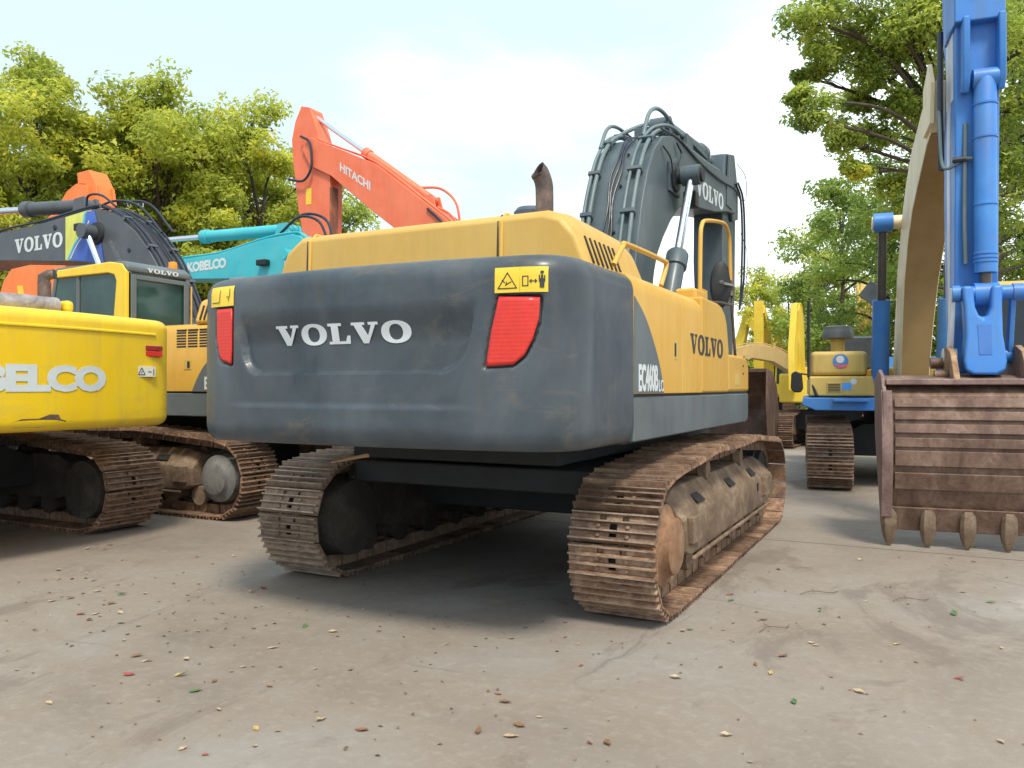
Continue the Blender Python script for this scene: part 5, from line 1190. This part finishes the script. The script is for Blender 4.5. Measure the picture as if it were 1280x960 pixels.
# a pale low building and wall glimpsed through the trees
WB = root('warehouse', 'pale warehouse wall glimpsed through the left trees', 'warehouse', (0,0,0))
def slab(p0, p1, z0, z1, th, mat, name, parent):
    a = Vector((p0[0], p0[1], 0)); b = Vector((p1[0], p1[1], 0)); d = (b-a).normalized(); nn = Vector((-d.y, d.x, 0))*th
    mb = MB(); q = [a, b, b+nn, a+nn]; mb.add([(v_.x, v_.y, z0) for v_ in q] + [(v_.x, v_.y, z1) for v_ in q], [(0,3,2,1),(4,5,6,7),(0,1,5,4),(1,2,6,5),(2,3,7,6),(3,0,4,7)])
    return mb.build(name, mat, parent)
a = W(-1.0, 0, 46); b = W(-.22, 0, 48)
slab(a, b, 0, 8.2, 8, plain('pale_render', (.50,.45,.37), .9, var=.15, sc=.4), 'wall', WB)
slab(a-Vector((0,.5,0)), b-Vector((0,.5,0)), 8.2, 8.6, 9, plain('roof_grey', (.3,.3,.3), .8), 'roof', WB)
FW = root('building', 'low white building far off in the gap under the thin tree', 'building', (0,0,0))
a = W(.22, 0, 60); b = W(.315, 0, 60)
slab(a, b, 0, 5.2, 6, plain('white_render', (.62,.64,.66), .8, var=.08, sc=.5), 'wall', FW)
for k in range(3): 
    q = W(.24+.022*k, 0, 59.97); q2 = W(.252+.022*k, 0, 59.97); slab(q2, q, 2.9, 4.2, .02, GLASS, 'window', FW)
slab(W(.31, 0, 63), W(.78, 0, 66), 0, 2.4, .3, plain('yard_wall', (.34,.30,.26), .9, var=.25, sc=1.5), 'boundary_wall', None)
bw = bpy.data.objects['boundary_wall']; bw['label'] = 'low plastered boundary wall at the far end of the yard'; bw['category'] = 'wall'

# ------------------------------------------------------------------ fallen leaves and twigs
def leafm(name, col, sc=1.0):
    m = plain(name, col, .65, var=.35, sc=25)
    mb = MB(); pts = [(-.5,0,.02),(-.26,.21,.07),(.10,.25,.03),(.5,.03,.09),(.06,-.24,.10),(-.30,-.16,.02),(-.2,0,.0),(.12,.0,.02)]
    mb.add([(x*.062*sc, y*.062*sc, z*.062*sc+.004) for x, y, z in pts], [(0,6,1),(1,6,7,2),(2,7,3),(3,7,4),(4,7,6,5),(5,6,0)])
    me = bpy.data.meshes.new(name); me.from_pydata(mb.v, [], mb.f); me.materials.append(m); me.update(); return me
kinds = [('fallen brown leaf lying on the concrete', 'dry brown leaves on the ground', leafm('dry_leaf', (.22,.115,.055)), 38),
         ('fallen tan leaf lying on the concrete', 'pale tan leaves on the ground', leafm('tan_leaf', (.42,.31,.19)), 46),
         ('fallen red leaf lying on the concrete', 'red leaves on the ground', leafm('red_leaf', (.30,.06,.05)), 12),
         ('fallen green leaf lying on the concrete', 'green leaves on the ground', leafm('green_leaf', (.085,.17,.055), 1.1), 13),
         ('fallen yellow leaf lying on the concrete', 'yellow leaves on the ground', leafm('yellow_leaf', (.42,.31,.10)), 8)]
rd = random.Random(77)
CL = [W(rd.uniform(-.6,.6), 0, rd.uniform(3.2,6.5)) for _ in range(22)]
def ground_spot():
    while True:
        D = rd.uniform(2.9, 8.2)**1.0; a = rd.uniform(-.66, .66); q = W(a, 0, D)
        if rd.random() < .55:
            c0 = CL[rd.randrange(len(CL))]; q = Vector((c0.x+rd.gauss(0,.28), c0.y+rd.gauss(0,.28), 0))
        if rd.random() < (1 if D > 3.4 else .6) and not (-1.9 < q.x < 1.75 and -2.8 < q.y < 3): return q
for lab, grp, me, cnt in kinds:
    for k in range(cnt):
        q = ground_spot(); o = bpy.data.objects.new('fallen_leaf', me); COL.objects.link(o)
        o.location = (q.x, q.y, .001); s = rd.uniform(.55, 1.25); o.scale = (s, s*rd.uniform(.7, 1.1), s*rd.uniform(.6, 1.8)); o.rotation_euler = (rd.uniform(-.15,.15), rd.uniform(-.15,.15), rd.uniform(0, 6.28))
        o['label'] = lab; o['category'] = 'leaf'; o['group'] = grp
lit = MB()
for k in range(620):
    D = 2.8 + 26*rd.random()**1.7; q = W(rd.uniform(-.7,.7), 0, D)
    if k % 3: c0 = CL[rd.randrange(len(CL))]; q = Vector((c0.x+rd.gauss(0,.7), c0.y+rd.gauss(0,.7), 0)); D = 4
    s = rd.uniform(.004, .017)*(1 + .02*D); a = rd.uniform(0, 6.28)
    ca, sa = math.cos(a)*s, math.sin(a)*s
    lit.add([(q.x-ca, q.y-sa, .003), (q.x+sa*.5, q.y-ca*.5, .003+s*.5), (q.x+ca, q.y+sa, .004), (q.x-sa*.5, q.y+ca*.5, .003+s*.3)], [(0,1,2,3)])
mm, n, l, p = nt('litter'); v = coords(n)
l.new(ramp(n, l, noise(n, l, 7, 2, .5, v), [(.35, (.07,.045,.03)), (.48, (.30,.21,.13)), (.60, (.12,.07,.045)), (.68, (.45,.36,.25))]), p.inputs['Base Color']); p.inputs['Roughness'].default_value = .8
o = lit.build('leaf_litter', mm, recalc=False); o['kind'] = 'stuff'
twm = plain('twig_bark', (.13,.09,.065), .85)
for (a, e, D, L_, an, lab) in [(.385,0,6.1,.34,.2,'long thin twig right of the near track, nearest the photo middle'), (.50,0,5.9,.30,.1,'straight dark twig on the concrete at the right'), (.33,0,5.2,.3,.5,'short curled twig close to the near track')]:
    q = W(a, 0, D); mb = MB(); mb.tube(curve([(-L_/2,0,.010),(-L_*.15,.03,.02),(L_*.2,-.02,.014),(L_/2,.03,.008)], 4), [.0028]*12+[.0015], 6); mb.tube([(-L_*.1,.02,.016),(L_*.02,.12,.012)], .0018, 5)
    o = mb.build('twig', twm); o.location = (q.x, q.y, 0); o.rotation_euler = (0,0,an+R(27)); o['label'] = lab; o['category'] = 'twig'; o['group'] = 'twigs on the ground'
